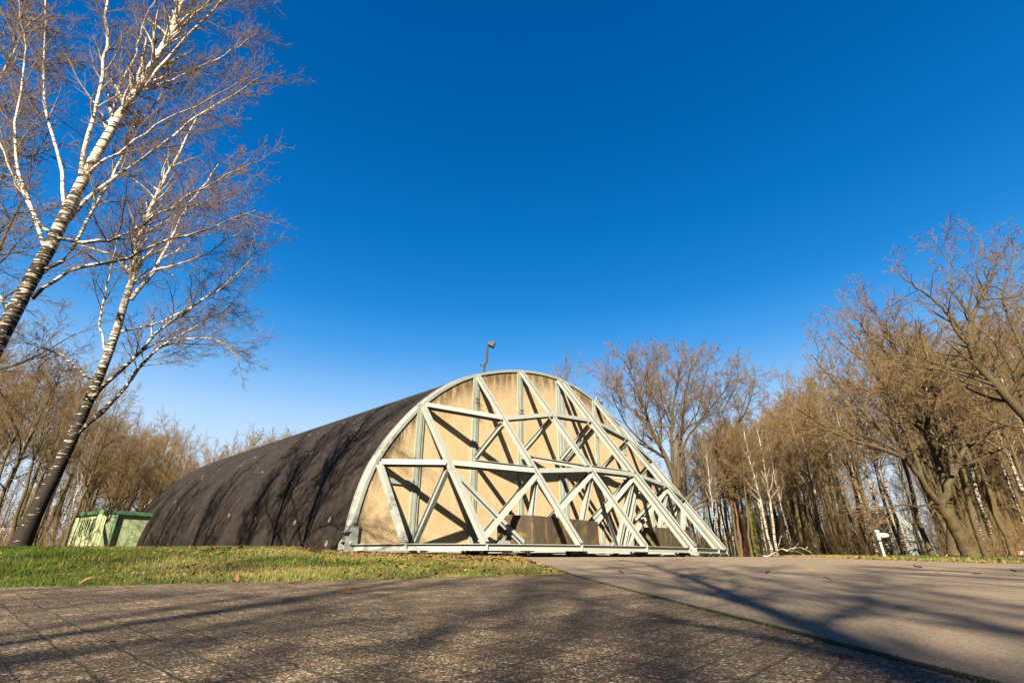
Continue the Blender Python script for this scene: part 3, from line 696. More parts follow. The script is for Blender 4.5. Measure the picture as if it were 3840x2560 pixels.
def leaf_shapes(rs):
    # lobed oak-like outline, curled
    k = 14; ang = np.linspace(0, 2*np.pi, k, endpoint=False); r = 1+.22*np.cos(ang*5+.5); x = np.cos(ang)*r; y = np.sin(ang)*r*.48
    return x, y
def leaves(name, X, Y, size, tone, seed, mode='stuff', label=None):
    rs = np.random.RandomState(seed); lx, ly = leaf_shapes(rs); k = len(lx); V = []; F = []; A = []
    for i, (x, y, s, t) in enumerate(zip(X, Y, size, tone)):
        a = rs.uniform(0, 6.28); c = rs.uniform(1.5, 9)*(1 if rs.rand() < .7 else -1)
        px = lx*s; py = ly*s; pz = c*(px**2)*.6 + c*2.0*(py**2) + rs.normal(0, .08)*px
        tx, ty = rs.normal(0, .30, 2); pz = pz + px*tx + py*ty; pz = pz-pz.min()
        X_ = x + px*math.cos(a)-py*math.sin(a); Y_ = y + px*math.sin(a)+py*math.cos(a)
        z0 = float(gz(x, y))+.012
        n = len(V); V += list(zip(X_, Y_, pz+z0)); V.append((x, y, z0+max(0, pz.mean()-.3*s*.2)))
        F += [(n+j, n+(j+1) % k, n+k) for j in range(k)]; A += [t]*(k+1)
    return V, F, A
n = 15000
t = rs.rand(n)**.8; Y = 4+15*t; X = rs.uniform(-1.05, .08, n)*Y
d = in_paved(X, Y); k = d > -.02
ins = ((np.stack([X, Y, X*0], 1)-CEN*np.array([1, 1, 0]))@N3 < 0.0) & (np.abs((np.stack([X, Y, X*0], 1)-CEN*np.array([1, 1, 0]))@U3) < 12)
dens = np.clip((X+8)/7, 0.16, 1)*np.clip((Y-5)/5, .25, 1)
k &= (rs.rand(n) < dens) & ~ins; X, Y = X[k], Y[k]
# extra drift close to the foot of the door
m_ = 5200; uu = rs.uniform(-13.5, -6.8, m_); nn = rs.gamma(2.0, .9, m_)+.3
Q = np.array([P(a, b, 0) for a, b in zip(uu, nn)]); kk = (in_paved(Q[:, 0], Q[:, 1]) > 0)
X = np.concatenate([X, Q[kk, 0]]); Y = np.concatenate([Y, Q[kk, 1]])
V, F, A = leaves('leaf', X, Y, rs.uniform(.022, .046, len(X))*np.clip(.45+Y*.055, .6, 1.15), rs.rand(len(X)), 5)
tag(link('leaf_litter', mesh_np('leaf_litter', V, F, LEAF, {'tone': A})), 'brown dead leaves scattered over the lawn in front of the shelter', 'leaf litter', kind='stuff')
# verge litter
n = 2600; seg = rs.randint(0, len(V2)-1, n); t = rs.rand(n); base = V2[seg]+(V2[seg+1]-V2[seg])*t[:, None]
off = rs.gamma(1.6, .8, n)-.1; V, F, A = leaves('leaf', base[:, 0]+off, base[:, 1]+off*.25, rs.uniform(.035, .065, n), rs.rand(n), 6)
tag(link('verge_leaf_litter', mesh_np('verge_leaf_litter', V, F, LEAF, {'tone': A})), 'brown dead leaves along the grass verge of the apron', 'leaf litter', kind='stuff')
def ground_at(px, py):
    a = px-1920.0; b = py-1280.0; dy = FPX*CT+b*ST; dz = FPX*ST-b*CT
    y = 5.0
    for _ in range(60): y = y + 0.3*((CZ - basez(y))/(-dz/dy) - y) if dz < 0 else 30
    return a/dy*y, y
single = [(3035, 2148, .075, 'upright curled brown oak leaf standing on the sunlit apron', .75), (3170, 2474, .085, 'flat dark brown oak leaf on the gravel tiles by the mossy seam', .05),
          (478, 2216, .055, 'curled reddish leaf on the paving near the left grass edge', .15), (2330, 2155, .05, 'small brown leaf on the apron left of the branch shadow', .3),
          (2368, 2135, .05, 'pale brown leaf on the apron nearest the door wheels', .6), (3445, 2133, .07, 'dark curled leaf pair on the far apron below the white post', .1),
          (3525, 2152, .055, 'dark leaf on the apron, second right of the white post', .15), (3805, 2152, .06, 'cluster-shaped dark leaf at the far right of the apron', .1),
          (1445, 2172, .05, 'dark brown leaf lying just off the lawn edge on the paving', .05), (3108, 2184, .05, 'narrow dark leaf lying across the slab joint', .05),
          (2650, 2128, .05, 'flat brown leaf on the apron straight below the right truss foot', .2), (2870, 2107, .06, 'brown leaf on the far apron below the birch pair', .3),
          (400, 2415, .045, 'rust coloured broken leaf on the tiles, lower left', .3), (1300, 2230, .04, 'small leaf on the paving left of centre', .1), (3665, 2158, .05, 'small dark leaf alone on the right apron', .1)]
for i, (px, py, s, lab, tn) in enumerate(single):
    x, y = ground_at(px, py); V, F, A = leaves('leaf', [0], [0], [s*min(1.0, .4+y*.1)], [tn], 40+i)
    V = [(a, b*1.0, c-float(gz(0, 0))+.004 if i else c-float(gz(0, 0))+.004) for a, b, c in V]
    o = tag(link('fallen_leaf', mesh_np('fallen_leaf', V, F, LEAF, {'tone': A}), loc=(x, y, basez(y)+.002)), lab, 'leaf', 'single leaves on the paved ground')
    if i == 0: o.rotation_euler = (1.1, 0.2, 0.5); o.location.z += .02; o.scale = (.55, .55, .55)

# ------------------------------------------------------------------ trees
def tubes(pts, rad, S):
    """pts (B,N,3), rad (B,N) -> V, F, R"""
    B, N, _ = pts.shape
    t = np.gradient(pts, axis=1); t /= np.linalg.norm(t, axis=2, keepdims=True)+1e-9
    ref = np.where(np.abs(t[:, :1, 2:3]) > .9, np.array([1.0, 0.1, 0])[None, None], np.array([0.1, 0.15, 1.0])[None, None])
    a = np.cross(t, np.broadcast_to(ref, t.shape)); a /= np.linalg.norm(a, axis=2, keepdims=True)+1e-9; b = np.cross(t, a)
    th = np.arange(S)*2*np.pi/S
    V = pts[:, :, None] + rad[:, :, None, None]*(a[:, :, None]*np.cos(th)[None, None, :, None]+b[:, :, None]*np.sin(th)[None, None, :, None])
    idx = np.arange(B*N*S).reshape(B, N, S); nx_ = np.roll(idx, -1, axis=2)
    F = np.stack([idx[:, :-1], nx_[:, :-1], nx_[:, 1:], idx[:, 1:]], -1).reshape(-1, 4)
    return V.reshape(-1, 3), F, np.repeat(rad.reshape(-1), S)
def join(parts):
    V, F, R = [], [], []; n = 0
    for v, f, r in parts: V.append(v); F.append(f+n); R.append(r); n += len(v)
    return np.concatenate(V), np.concatenate(F), np.concatenate(R)
def spawn(rs, pts, rad, length, per, t0, t1, ang, angsd, ratio, N, wob, up, rr, rmin, tip=.35, lfall=.55, side=None):
    """children of parent polylines; length (B,), per: children per parent (float array or scalar)"""
    B, M, _ = pts.shape; per = np.broadcast_to(np.asarray(per, float), (B,)); cnt = np.maximum(1, np.floor(per+rs.rand(B)).astype(int))
    pi = np.repeat(np.arange(B), cnt); K = len(pi); k = np.concatenate([np.arange(c) for c in cnt])
    t = t0+(t1-t0)*np.clip((k+rs.rand(K))/cnt[pi], 0, 1)
    x = t*(M-1); i = np.clip(x.astype(int), 0, M-2); f = (x-i)[:, None]
    p = pts[pi, i]*(1-f)+pts[pi, i+1]*f; tan = pts[pi, i+1]-pts[pi, i]; tan /= np.linalg.norm(tan, axis=1, keepdims=True)+1e-9
    r = rad[pi, i]*(1-f[:, 0])+rad[pi, i+1]*f[:, 0]
    ref = np.where(np.abs(tan[:, 2:3]) > .9, np.array([[1., 0, 0]]), np.array([[0, 0, 1.]])); a = np.cross(tan, ref); a /= np.linalg.norm(a, axis=1, keepdims=True)+1e-9; b = np.cross(tan, a)
    az = k*2.4+rs.rand(K)*1.2+pi*1.7; an = np.radians(rs.normal(ang, angsd, K))
    d = tan*np.cos(an)[:, None]+(a*np.cos(az)[:, None]+b*np.sin(az)[:, None])*np.sin(an)[:, None]
    L = length[pi]*ratio*(1-lfall*t)*rs.uniform(.65, 1.3, K)
    r0 = np.maximum(np.minimum(r*rr*rs.uniform(.75, 1.1, K), r*.9), rmin); st = L/(N-1)
    out = np.empty((K, N, 3)); out[:, 0] = p
    for j in range(1, N):
        d = d+rs.normal(0, wob, (K, 3)); d[:, 2] += up; d /= np.linalg.norm(d, axis=1, keepdims=True)
        out[:, j] = out[:, j-1]+d*st[:, None]
    ra = np.maximum(r0[:, None]*(1-(1-tip)*np.linspace(0, 1, N)[None]), rmin*.8)
    return out, ra, L
def resample(P_, N, rs=None, jit=0.0):
    P_ = np.array(P_, float); s = np.concatenate([[0], np.cumsum(np.linalg.norm(np.diff(P_, axis=0), axis=1))]); q = np.linspace(0, s[-1], N)
    out = np.stack([np.interp(q, s, P_[:, i]) for i in range(3)], 1)
    for _ in range(2): out[1:-1] = (out[:-2]+2*out[1:-1]+out[2:])/4
    if jit and rs is not None: out[1:-1] += rs.normal(0, jit, (N-2, 3))
    return out, s[-1]
def finish_tree(name, origin, trunk_parts, crown_parts, mat, label=None, group=None, cat='tree', H=15.0):
    origin = np.array(origin, float); V, F, R = join(trunk_parts)
    root = empty(name, tuple(origin), label, cat, group)
    link('trunk', mesh_np('trunk', V-origin, F, mat, {'rad': R, 'hgt': (V[:, 2]-origin[2])/H}, smooth=True), root)
    V, F, R = join(crown_parts)
    link('crown', mesh_np('crown', V-origin, F, mat, {'rad': R, 'hgt': (V[:, 2]-origin[2])/H}, smooth=True), root)
    return root

def limb_tree(name, stems, mat, seed, label, cat='tree', per_m=2.6, lv=(0.9, 9, 8), ang=38, up=0.03, twig=0.0035, l2=(1.7, .45), H=15.0, group=None, extra=None, sub=(.45, .5)):
    """stems: list of (points, r0, r1, N, sides, spawn_from, spawn?)"""
    rs = np.random.RandomState(seed); tp = []; par = []
    for (pts, r0, r1, spn, t0) in stems:
        if mat in (BIRCH_BIG, BIRCH_DARK) and r0 < .1: r0 *= .78
        if mat is OAK: r0 *= .76; r1 *= .8
        N = 18; P_, L = resample(pts, N, rs, 0.018*max(1, r0*4)); rad = r0+(r1-r0)*np.linspace(0, 1, N)**.85
        if r0 > .12: rad[0] *= 1.35; rad[1] *= 1.1
        tp.append(tubes(P_[None], rad[None], 12 if r0 > .08 else 8))
        if spn: par.append((P_, rad, L, t0, spn))
    cp = []
    P1 = np.stack([p[0] for p in par]); R1 = np.stack([p[1] for p in par]); L1 = np.array([p[2] for p in par]); k1 = np.array([p[4] for p in par])
    T0 = np.array([p[3] for p in par])
    # level 2 : side branches, length in metres set by l2
    o2 = []
    for i in range(len(par)):
        a = spawn(rs, P1[i:i+1], R1[i:i+1], np.array([l2[0]]), per_m*L1[i]*k1[i], T0[i], 1.0, ang, 12, 1.0, 8, .10, up, .55, .007, lfall=l2[1])
        o2.append(a)
    P2 = np.concatenate([a[0] for a in o2]); R2 = np.concatenate([a[1] for a in o2]); L2 = np.concatenate([a[2] for a in o2])
    cp.append(tubes(P2, R2, 5))
    P3, R3, L3 = spawn(rs, P2, R2, L2, lv[0]*L2*5, .12, 1.0, 36, 12, sub[0], 5, .12, up, .55, twig*1.25, lfall=.4); cp.append(tubes(P3, R3, 3))
    P4, R4, L4 = spawn(rs, P3, R3, L3, lv[1], .1, 1.0, 34, 12, sub[1], 4, .13, up*.5, .6, twig, lfall=.3); cp.append(tubes(P4, R4, 3))
    if lv[2]:
        P5, R5, L5 = spawn(rs, P4, R4, L4, lv[2], .2, 1.0, 30, 12, .6, 3, .12, 0, .7, twig*.85, lfall=.3); cp.append(tubes(P5, R5, 3))
    print(name, seed, 'branches', len(P2), len(P3), len(P4))
    return finish_tree(name, stems[0][0][0], tp, cp, mat, label, group, cat, H)
def pl(Y0, Y1, *pix):
    n = len(pix); return [at(px, py, Y0+(Y1-Y0)*i/(n-1)) for i, (px, py) in enumerate(pix)]

# --- big leaning birch at the far left
T = [
 (pl(8.5, 8.5, (-445, 2085), (-220, 1672), (14, 1250), (56, 1174), (105, 1075), (168, 956), (203, 884), (260, 793), (309, 673), (358, 582), (421, 463), (491, 379), (561, 302), (600, 210), (631, 126), (673, 42), (720, -90), (770, -260), (800, -420)), .17, .025, 1, .45),
 (pl(8.5, 7.6, (203, 890), (295, 912), (421, 905), (505, 870), (610, 786), (694, 758), (758, 708), (828, 666), (950, 610)), .05, .012, 1, .25),
 (pl(8.5, 9.3, (230, 850), (302, 752), (407, 694), (491, 617), (596, 561), (673, 484), (758, 421), (863, 365), (940, 309), (1000, 281)), .06, .012, 1, .25),
 (pl(8.5, 7.8, (300, 690), (351, 617), (449, 575), (526, 519), (596, 456), (660, 420), (760, 400), (850, 330), (930, 290)), .04, .01, 1, .2),
 (pl(8.5, 9.2, (470, 400), (519, 337), (596, 316), (701, 281), (807, 224), (898, 175), (968, 126)), .045, .012, 1, .2),
 (pl(8.5, 7.7, (540, 330), (575, 281), (631, 203), (716, 119), (793, 56), (828, 7), (900, -90), (980, -160)), .05, .012, 1, .2),
 (pl(8.5, 9.6, (245, 800), (253, 701), (217, 603), (189, 477), (165, 393), (161, 245), (168, 105), (165, 0), (180, -200)), .05, .012, 1, .25),
 (pl(8.5, 7.5, (300, 700), (316, 600), (323, 519), (358, 393), (393, 260), (414, 175), (400, 84), (400, 0), (430, -200)), .065, .015, 1, .2),
 (pl(8.5, 9.5, (168, 940), (133, 828), (98, 730), (42, 659), (7, 554), (-40, 420), (-60, 300)), .05, .012, 1, .25),
 (pl(8.5, 7.4, (120, 1120), (231, 1019), (295, 1005), (421, 977), (491, 970), (600, 905), (720, 880), (850, 830), (960, 790)), .05, .012, 1, .3),
 (pl(8.5, 9.2, (170, 1010), (253, 996), (288, 898), (351, 772), (435, 659), (456, 589), (463, 554), (491, 491), (561, 421), (596, 372), (640, 300)), .05, .012, 1, .25),
 (pl(8.5, 9.4, (421, 463), (440, 330), (520, 190), (540, 80), (600, -40)), .045, .012, 1, .2),
 (pl(8.5, 7.4, (600, 210), (640, 160), (700, 90), (760, 20), (860, -60), (980, -120)), .035, .01, 1, .2),
 (pl(8.5, 8.0, (203, 890), (110, 790), (60, 600), (60, 420), (100, 260), (90, 120), (60, -60)), .045, .012, 1, .25),
 (pl(8.5, 9.0, (60, 1180), (-80, 1040), (-200, 860), (-300, 650)), .05, .012, 1, .25),
]
limb_tree('birch_tree', T, BIRCH_BIG, 21, 'tall white birch nearest the camera, its base outside the left edge of the frame', 'birch', per_m=3.8, lv=(1.5, 5.5, 2.6), ang=34, up=.03, twig=.0026, l2=(1.35, .35), H=16)
# --- second birch, dark lower trunk, base in the picture
T = [
 (pl(12.5, 12.5, (62, 2070), (100, 1990), (150, 1890), (195, 1805), (241, 1715), (273, 1641), (312, 1560), (330, 1510), (365, 1425), (393, 1350), (428, 1251), (463, 1181), (491, 1124), (495, 1040), (512, 890), (554, 807), (589, 722), (638, 631), (700, 530), (740, 440)), .17, .018, 1, .5),
 (pl(12.5, 12.9, (491, 1124), (533, 1075), (582, 1019), (631, 914), (673, 828), (708, 757), (771, 694), (830, 600)), .075, .015, 1, .15),
 (pl(12.5, 11.6, (345, 1500), (365, 1461), (430, 1405), (491, 1356), (540, 1300), (582, 1251), (640, 1200), (701, 1166), (807, 1096), (880, 1040), (947, 970)), .075, .014, 1, .25),
 (pl(12.5, 13.3, (290, 1620), (340, 1580), (393, 1531), (456, 1461), (519, 1377), (570, 1325), (631, 1279), (722, 1230), (790, 1190), (860, 1150)), .06, .012, 1, .3),
 (pl(12.5, 11.3, (295, 1625), (370, 1560), (440, 1500), (480, 1440), (520, 1370), (590, 1300), (680, 1270), (780, 1260), (850, 1290), (900, 1350)), .05, .012, 1, .35),
 (pl(12.5, 13.5, (365, 1440), (300, 1390), (230, 1330), (140, 1290), (60, 1280)), .04, .012, 1, .3),
 (pl(12.5, 11.8, (400, 1340), (370, 1200), (400, 1080), (430, 960), (440, 840)), .045, .012, 1, .25),
 (pl(12.5, 13.5, (430, 1250), (520, 1230), (620, 1200), (720, 1150), (820, 1080), (900, 1010), (960, 930)), .045, .012, 1, .2),
 (pl(12.5, 11.8, (495, 1060), (580, 1010), (680, 990), (780, 950), (870, 890), (940, 840)), .04, .012, 1, .2),
 (pl(12.5, 13.2, (512, 890), (600, 840), (700, 790), (800, 740), (880, 690)), .035, .01, 1, .2),
]
limb_tree('birch_tree', T, BIRCH_DARK, 22, 'leaning birch with dark lower trunk standing on the lawn left of the green hut', 'birch', per_m=2.9, lv=(1.35, 5.5, 2.2), ang=36, up=.025, twig=.0035, l2=(1.55, .35), H=15)

# --- oaks on the right
O1 = [
 (pl(18, 18, (3640, 2088), (3595, 2001), (3556, 1932), (3528, 1890)), .30, .22, 0, .4),
 (pl(18, 18.6, (3530, 1893), (3549, 1845), (3572, 1785), (3585, 1740), (3602, 1705), (3625, 1670), (3700, 1640), (3760, 1590)), .16, .05, 1, .3),
 (pl(18, 17.0, (3528, 1890), (3491, 1860), (3458, 1800), (3430, 1745), (3401, 1720), (3330, 1690), (3285, 1674), (3169, 1645), (3080, 1590), (2985, 1530)), .14, .03, 1, .25),
 (pl(18, 19.0, (3458, 1800), (3440, 1720), (3400, 1640), (3370, 1560), (3330, 1460), (3280, 1360), (3210, 1260), (3150, 1180)), .10, .02, 1, .2),
 (pl(18, 17.3, (3401, 1720), (3330, 1640), (3250, 1560), (3180, 1480), (3100, 1400), (3040, 1330)), .07, .02, 1, .15),
 (pl(18, 19.6, (3572, 1785), (3560, 1690), (3570, 1600), (3600, 1520), (3620, 1430), (3600, 1350)), .09, .02, 1, .2),
 (pl(18, 17.0, (3505, 1880), (3440, 1905), (3380, 1890), (3330, 1905), (3280, 1900)), .05, .02, 1, .3),
 (pl(18, 18.8, (3300, 1680), (3220, 1620), (3120, 1600), (3020, 1610), (2940, 1590)), .05, .015, 1, .2),
]
limb_tree('oak_tree', O1, OAK, 31, 'thick oak forking low above the verge, right of the white post', 'oak', per_m=2.6, lv=(.85, 4, 1.3), ang=42, up=.03, twig=.006, l2=(2.1, .4), H=14)
O1b = [
 (pl(20, 20, (3580, 2086), (3572, 1990), (3563, 1900), (3540, 1795), (3520, 1740), (3496, 1684), (3470, 1590), (3457, 1506), (3430, 1440), (3399, 1380), (3342, 1290), (3296, 1202)), .24, .03, 1, .45),
 (pl(20, 21, (3496, 1684), (3430, 1560), (3342, 1477), (3280, 1400), (3227, 1345), (3160, 1290), (3110, 1250)), .09, .02, 1, .2),
 (pl(20, 19.2, (3520, 1740), (3530, 1640), (3500, 1540), (3510, 1440), (3470, 1340), (3450, 1240)), .09, .02, 1, .2),
 (pl(20, 21, (3470, 1600), (3400, 1520), (3300, 1480), (3200, 1440), (3110, 1400), (3050, 1390)), .07, .02, 1, .2),
 (pl(20, 19, (3457, 1506), (3400, 1400), (3360, 1300), (3330, 1230), (3250, 1140)), .06, .02, 1, .2),
 (pl(20, 21.5, (3540, 1795), (3440, 1700), (3340, 1660), (3240, 1560), (3140, 1500), (3060, 1480)), .06, .02, 1, .25),
 (pl(20, 21.5, (3399, 1380), (3330, 1330), (3250, 1250), (3190, 1170), (3140, 1160)), .05, .02, 1, .2),
]
limb_tree('oak_tree', O1b, OAK, 32, 'straighter oak directly behind the low forking oak on the right', 'oak', per_m=2.8, lv=(.85, 4, 1.3), ang=40, up=.03, twig=.006, l2=(2.2, .4), H=15)
O2 = [
 (pl(16, 16, (4140, 2100), (4080, 1960), (4000, 1780), (3930, 1660), (3840, 1540), (3744, 1460), (3686, 1415), (3645, 1370), (3629, 1288), (3635, 1173), (3703, 1098), (3715, 1047), (3749, 943)), .30, .03, 1, .4),
 (pl(16, 15.4, (3632, 1290), (3589, 1248), (3554, 1173), (3474, 1098), (3399, 1058), (3353, 995)), .08, .015, 1, .2),
 (pl(16, 17.0, (3690, 1420), (3646, 1400), (3514, 1363), (3428, 1334), (3365, 1294), (3290, 1250), (3220, 1240)), .07, .015, 1, .2),
 (pl(16, 16.5, (3635, 1180), (3600, 1130), (3554, 1087), (3570, 1030), (3589, 1012), (3520, 940), (3510, 890)), .05, .012, 1, .2),
 (pl(16, 15.2, (3703, 1098), (3660, 1040), (3670, 960), (3680, 880)), .04, .012, 1, .15),
 (pl(16, 17, (3960, 1720), (3900, 1520), (3840, 1320), (3790, 1210), (3750, 1130), (3790, 1020), (3810, 930)), .12, .02, 1, .3),
 (pl(16, 15, (3744, 1460), (3620, 1440), (3560, 1400), (3480, 1380), (3400, 1360), (3330, 1370)), .05, .015, 1, .2),
 (pl(16, 17.5, (3900, 1560), (3860, 1350), (3870, 1200), (3860, 1050), (3840, 950), (3850, 880)), .08, .02, 1, .25),
 (pl(16, 16.5, (3900, 1610), (3780, 1600), (3700, 1570), (3640, 1545), (3560, 1500), (3480, 1500)), .06, .015, 1, .25),
 (pl(16, 15.2, (3840, 1540), (3800, 1400), (3760, 1330), (3700, 1250), (3660, 1230)), .06, .015, 1, .25),
]
limb_tree('oak_tree', O2, OAK, 33, 'tall oak at the right edge, its limb arching into the frame from outside', 'oak', per_m=2.7, lv=(.85, 4.5, 1.6), ang=42, up=.025, twig=.005, l2=(1.75, .4), H=16)
# --- oak behind the right side of the shelter
O3 = [
 (pl(38, 38, (2565, 2095), (2552, 2000), (2545, 1905), (2530, 1800), (2505, 1715), (2460, 1650), (2430, 1580), (2400, 1474), (2370, 1400), (2340, 1350)), .42, .05, 1, .45),
 (pl(38, 36.5, (2535, 1820), (2520, 1715), (2518, 1603), (2524, 1528), (2540, 1421), (2560, 1340)), .20, .04, 1, .25),
 (pl(38, 39.5, (2540, 1830), (2545, 1715), (2556, 1635), (2565, 1501), (2583, 1421), (2600, 1330)), .18, .04, 1, .25),
 (pl(38, 36, (2550, 1700), (2590, 1620), (2636, 1560), (2684, 1510), (2722, 1463), (2750, 1400)), .12, .03, 1, .2),
 (pl(38, 40, (2548, 1900), (2572, 1881), (2615, 1822), (2668, 1785), (2695, 1699), (2738, 1624), (2786, 1571), (2818, 1490), (2835, 1410)), .20, .03, 1, .35),
 (pl(38, 36, (2550, 1920), (2593, 1903), (2647, 1871), (2706, 1812), (2759, 1785), (2829, 1715), (2890, 1690)), .14, .03, 1, .35),
 (pl(38, 37, (2552, 1930), (2668, 1885), (2749, 1865), (2829, 1860), (2936, 1872), (3010, 1860)), .09, .02, .6, .4),
 (pl(38, 36, (2505, 1720), (2440, 1680), (2390, 1640), (2340, 1580), (2300, 1500), (2290, 1450)), .12, .03, 1, .25),
 (pl(38, 40, (2520, 1600), (2480, 1500), (2470, 1420), (2460, 1330)), .09, .03, 1, .15),
 (pl(38, 36.5, (2556, 1635), (2620, 1540), (2640, 1440), (2660, 1350)), .09, .03, 1, .2),
 (pl(38, 39, (2430, 1580), (2340, 1510), (2290, 1440), (2270, 1390)), .07, .03, 1, .2),
 (pl(38, 40, (2480, 1660), (2480, 1560), (2430, 1440), (2420, 1340)), .09, .03, 1, .2),
 (pl(38, 38, (2695, 1699), (2690, 1600), (2720, 1520), (2760, 1450), (2770, 1400)), .08, .03, 1, .2),
]
limb_tree('oak_tree', O3, OAK, 34, 'broad bare oak rising behind the right end of the near shelter', 'oak', per_m=1.7, lv=(.75, 7, 2.5), ang=40, up=.035, twig=.0085, l2=(3.2, .4), H=17)

# --- generic woodland trees
def gen_tree(seed, H, kind, mat, thick=1.0, tw=1.0):
    rs = np.random.RandomState(seed); N = 14
    p = np.zeros((N, 3)); p[:, 2] = np.linspace(0, H*.95, N); lean = rs.normal(0, .02*H, 2); s = np.linspace(0, 1, N)
    p[:, :2] += lean[None]*s[:, None]**1.3 + np.cumsum(rs.normal(0, .0045*H, (N, 2)), 0)
    p -= p[0]; p[0, 2] = -.3
    r0 = thick*H*.0105*(1 if kind != 'birch' else .8); rad = r0*(1-s*.88)
    rad[0] *= 1.25
    tp = [tubes(p[None], rad[None], 9)]
    lo = {'oak': .28, 'tall': .42, 'birch': .38, 'pine': .55}[kind]
    n1 = {'oak': 17, 'tall': 17, 'birch': 20, 'pine': 12}[kind]
    ln = {'oak': .40, 'tall': .28, 'birch': .22, 'pine': .2}[kind]
    an = {'oak': 48, 'tall': 34, 'birch': 30, 'pine': 60}[kind]
    P1, R1, L1 = spawn(rs, p[None], rad[None], np.array([H]), n1, lo, .99, an, 10, ln, 10, .09, .05, .55, .02, lfall=.55)
    tp.append(tubes(P1, R1, 5)); cp = []
    P2, R2, L2 = spawn(rs, P1, R1, L1, 8*tw, .15, 1.0, 38, 12, .45, 6, .11, .04, .55, .012, lfall=.45); cp.append(tubes(P2, R2, 3))
    P3, R3, L3 = spawn(rs, P2, R2, L2, 7*tw, .12, 1.0, 36, 12, .5, 4, .12, .03, .6, .0085, lfall=.35); cp.append(tubes(P3, R3, 3))
    P4, R4, L4 = spawn(rs, P3, R3, L3, 3.2*tw, .15, 1.0, 34, 12, .6, 3, .12, .02, .7, .0055, lfall=.3); cp.append(tubes(P4, R4, 3))
    out = []
    for nm, parts in (('trunk', tp), ('crown', cp)):
        V, F, R = join(parts); out.append(mesh_np(nm, V, F, mat, {'rad': R, 'hgt': V[:, 2]/H}, smooth=True))
    return out
PROTO = {}
for k, sd, H, kind, mat in (('oakA', 51, 14, 'oak', FOREST), ('oakB', 52, 13, 'oak', FOREST), ('tallA', 53, 15, 'tall', FOREST), ('tallB', 54, 14.5, 'tall', FOREST), ('tallC', 57, 15.5, 'tall', FOREST),
                            ('birchA', 55, 14, 'birch', BIRCH), ('birchB', 56, 13, 'birch', BIRCH), ('pine', 58, 15, 'pine', PINE)):
    PROTO[k] = gen_tree(sd, H, kind, mat)
PROTO['oakT'] = gen_tree(61, 14, 'oak', FOREST, 1.0, .55); PROTO['tallT'] = gen_tree(62, 15, 'tall', FOREST, 1.0, .55)
PROTO['birchW'] = gen_tree(59, 14, 'birch', birch_mat('white_birch_bark', .15, .2, .4, .7, .12, .8), 1.3)
NAMES = {'o': 'oak_tree', 't': 'broadleaf_tree', 'b': 'birch_tree', 'p': 'pine_tree'}; CATS = {'o': 'tree', 't': 'tree', 'b': 'birch', 'p': 'pine'}
def put(kind, x, y, s, rz, label, group=None, tilt=(0, 0)):
    r = bpy.data.objects.new(NAMES[kind[0]], None); COL.objects.link(r); r.location = (x, y, float(gz(x, y))); r.rotation_euler = (tilt[0], tilt[1], rz); r.scale = (s, s, s)
    tag(r, label, CATS[kind[0]], group)
    for nm, me in zip(('trunk', 'crown'), PROTO[kind]):
        c = bpy.data.objects.new(nm, me); COL.objects.link(c); c.parent = r
    return r
def putpx(kind, px, Y, s, rz, label, group=None, tilt=(0, 0)):
    p = at(px, 2085, Y); return put(kind, p[0], Y, s, rz, label, group, tilt)
# skyline of the wood in the photograph: picture x -> picture y of the tree tops
SKX = [-500, 0, 200, 330, 450, 600, 700, 900, 1050, 1350, 2150, 2300, 2700, 2900, 3050, 3200, 3400, 3600, 4300]
SKY_ = [1250, 1340, 1460, 1565, 1600, 1665, 1640, 1640, 1640, 1640, 1640, 1640, 1630, 1590, 1530, 1430, 1290, 1200, 1100]
HP = {'oakA': 14, 'oakB': 13, 'tallA': 15, 'tallB': 14.5, 'tallC': 15.5, 'birchA': 14, 'birchB': 13, 'pine': 15, 'birchW': 14}
def cap_scale(kind, px, Y, f=1.0):
    y = np.interp(px, SKX, SKY_); top = at(px, y, Y)[2]; p = at(px, 2085, Y); return f*(top-float(gz(p[0], Y)))/HP[kind]
# single ones a viewer can point to
def one(kind, px, Y, f, rz, label, tilt=(0, 0)): return putpx(kind, px, Y, cap_scale(kind, px, Y, f), rz, label, None, tilt)
one('birchW', 2896, 36, 1.0, .4, 'left stem of the bright white birch pair right of the shelter')
one('birchW', 2916, 36.6, .98, 2.2, 'right stem of the bright white birch pair right of the shelter')
one('birchA', 2878, 37.5, .9, 1.2, 'thinner birch just left of the bright white pair')
one('pine', 2785, 38, 1.0, 1.0, 'straight pine with orange-brown trunk between the shelter and the birch pair')
ivy_t = one('tallA', 2842, 37, .98, 1.9, 'tree with ivy climbing its trunk, right of the orange-brown pine')
one('birchA', 2705, 37, .95, 2.9, 'thin birch closest to the right tip of the door frame')
one('birchB', 2732, 39, .95, .3, 'thin speckled birch, second one right of the door frame tip')
one('birchB', 2757, 41, .95, 2.3, 'thin birch between the door frame tip and the orange-brown pine')
one('tallB', 3095, 33, .98, .9, 'dark slender tree midway between birch pair and white post')
one('birchA', 3120, 34, .9, 3.9, 'slim white birch midway between birch pair and white post')
one('birchB', 3222, 29, .9, 1.4, 'slim birch just left of the white post')
one('birchA', 3292, 25, .85, 4.4, 'blotchy birch right behind the white post')
one('birchB', 3342, 25, .92, 5.1, 'mossy birch first right of the white post')
one('birchA', 3402, 26, .95, 3.3, 'white birch in front of the distant shelter door')
one('tallC', 3500, 23, 1.0, .7, 'dark trunk in front of the distant shelter, left of the forking oak')
one('tallA', 3700, 22, .95, 2.5, 'dark slim tree first right of the forking oak')
one('tallB', 3800, 20, .9, 4.0, 'bare tree with smooth grey trunk at the right edge of the wood')
one('tallB', 12, 17, .95, .3, 'slender brown tree just left of the dark-trunked birch')
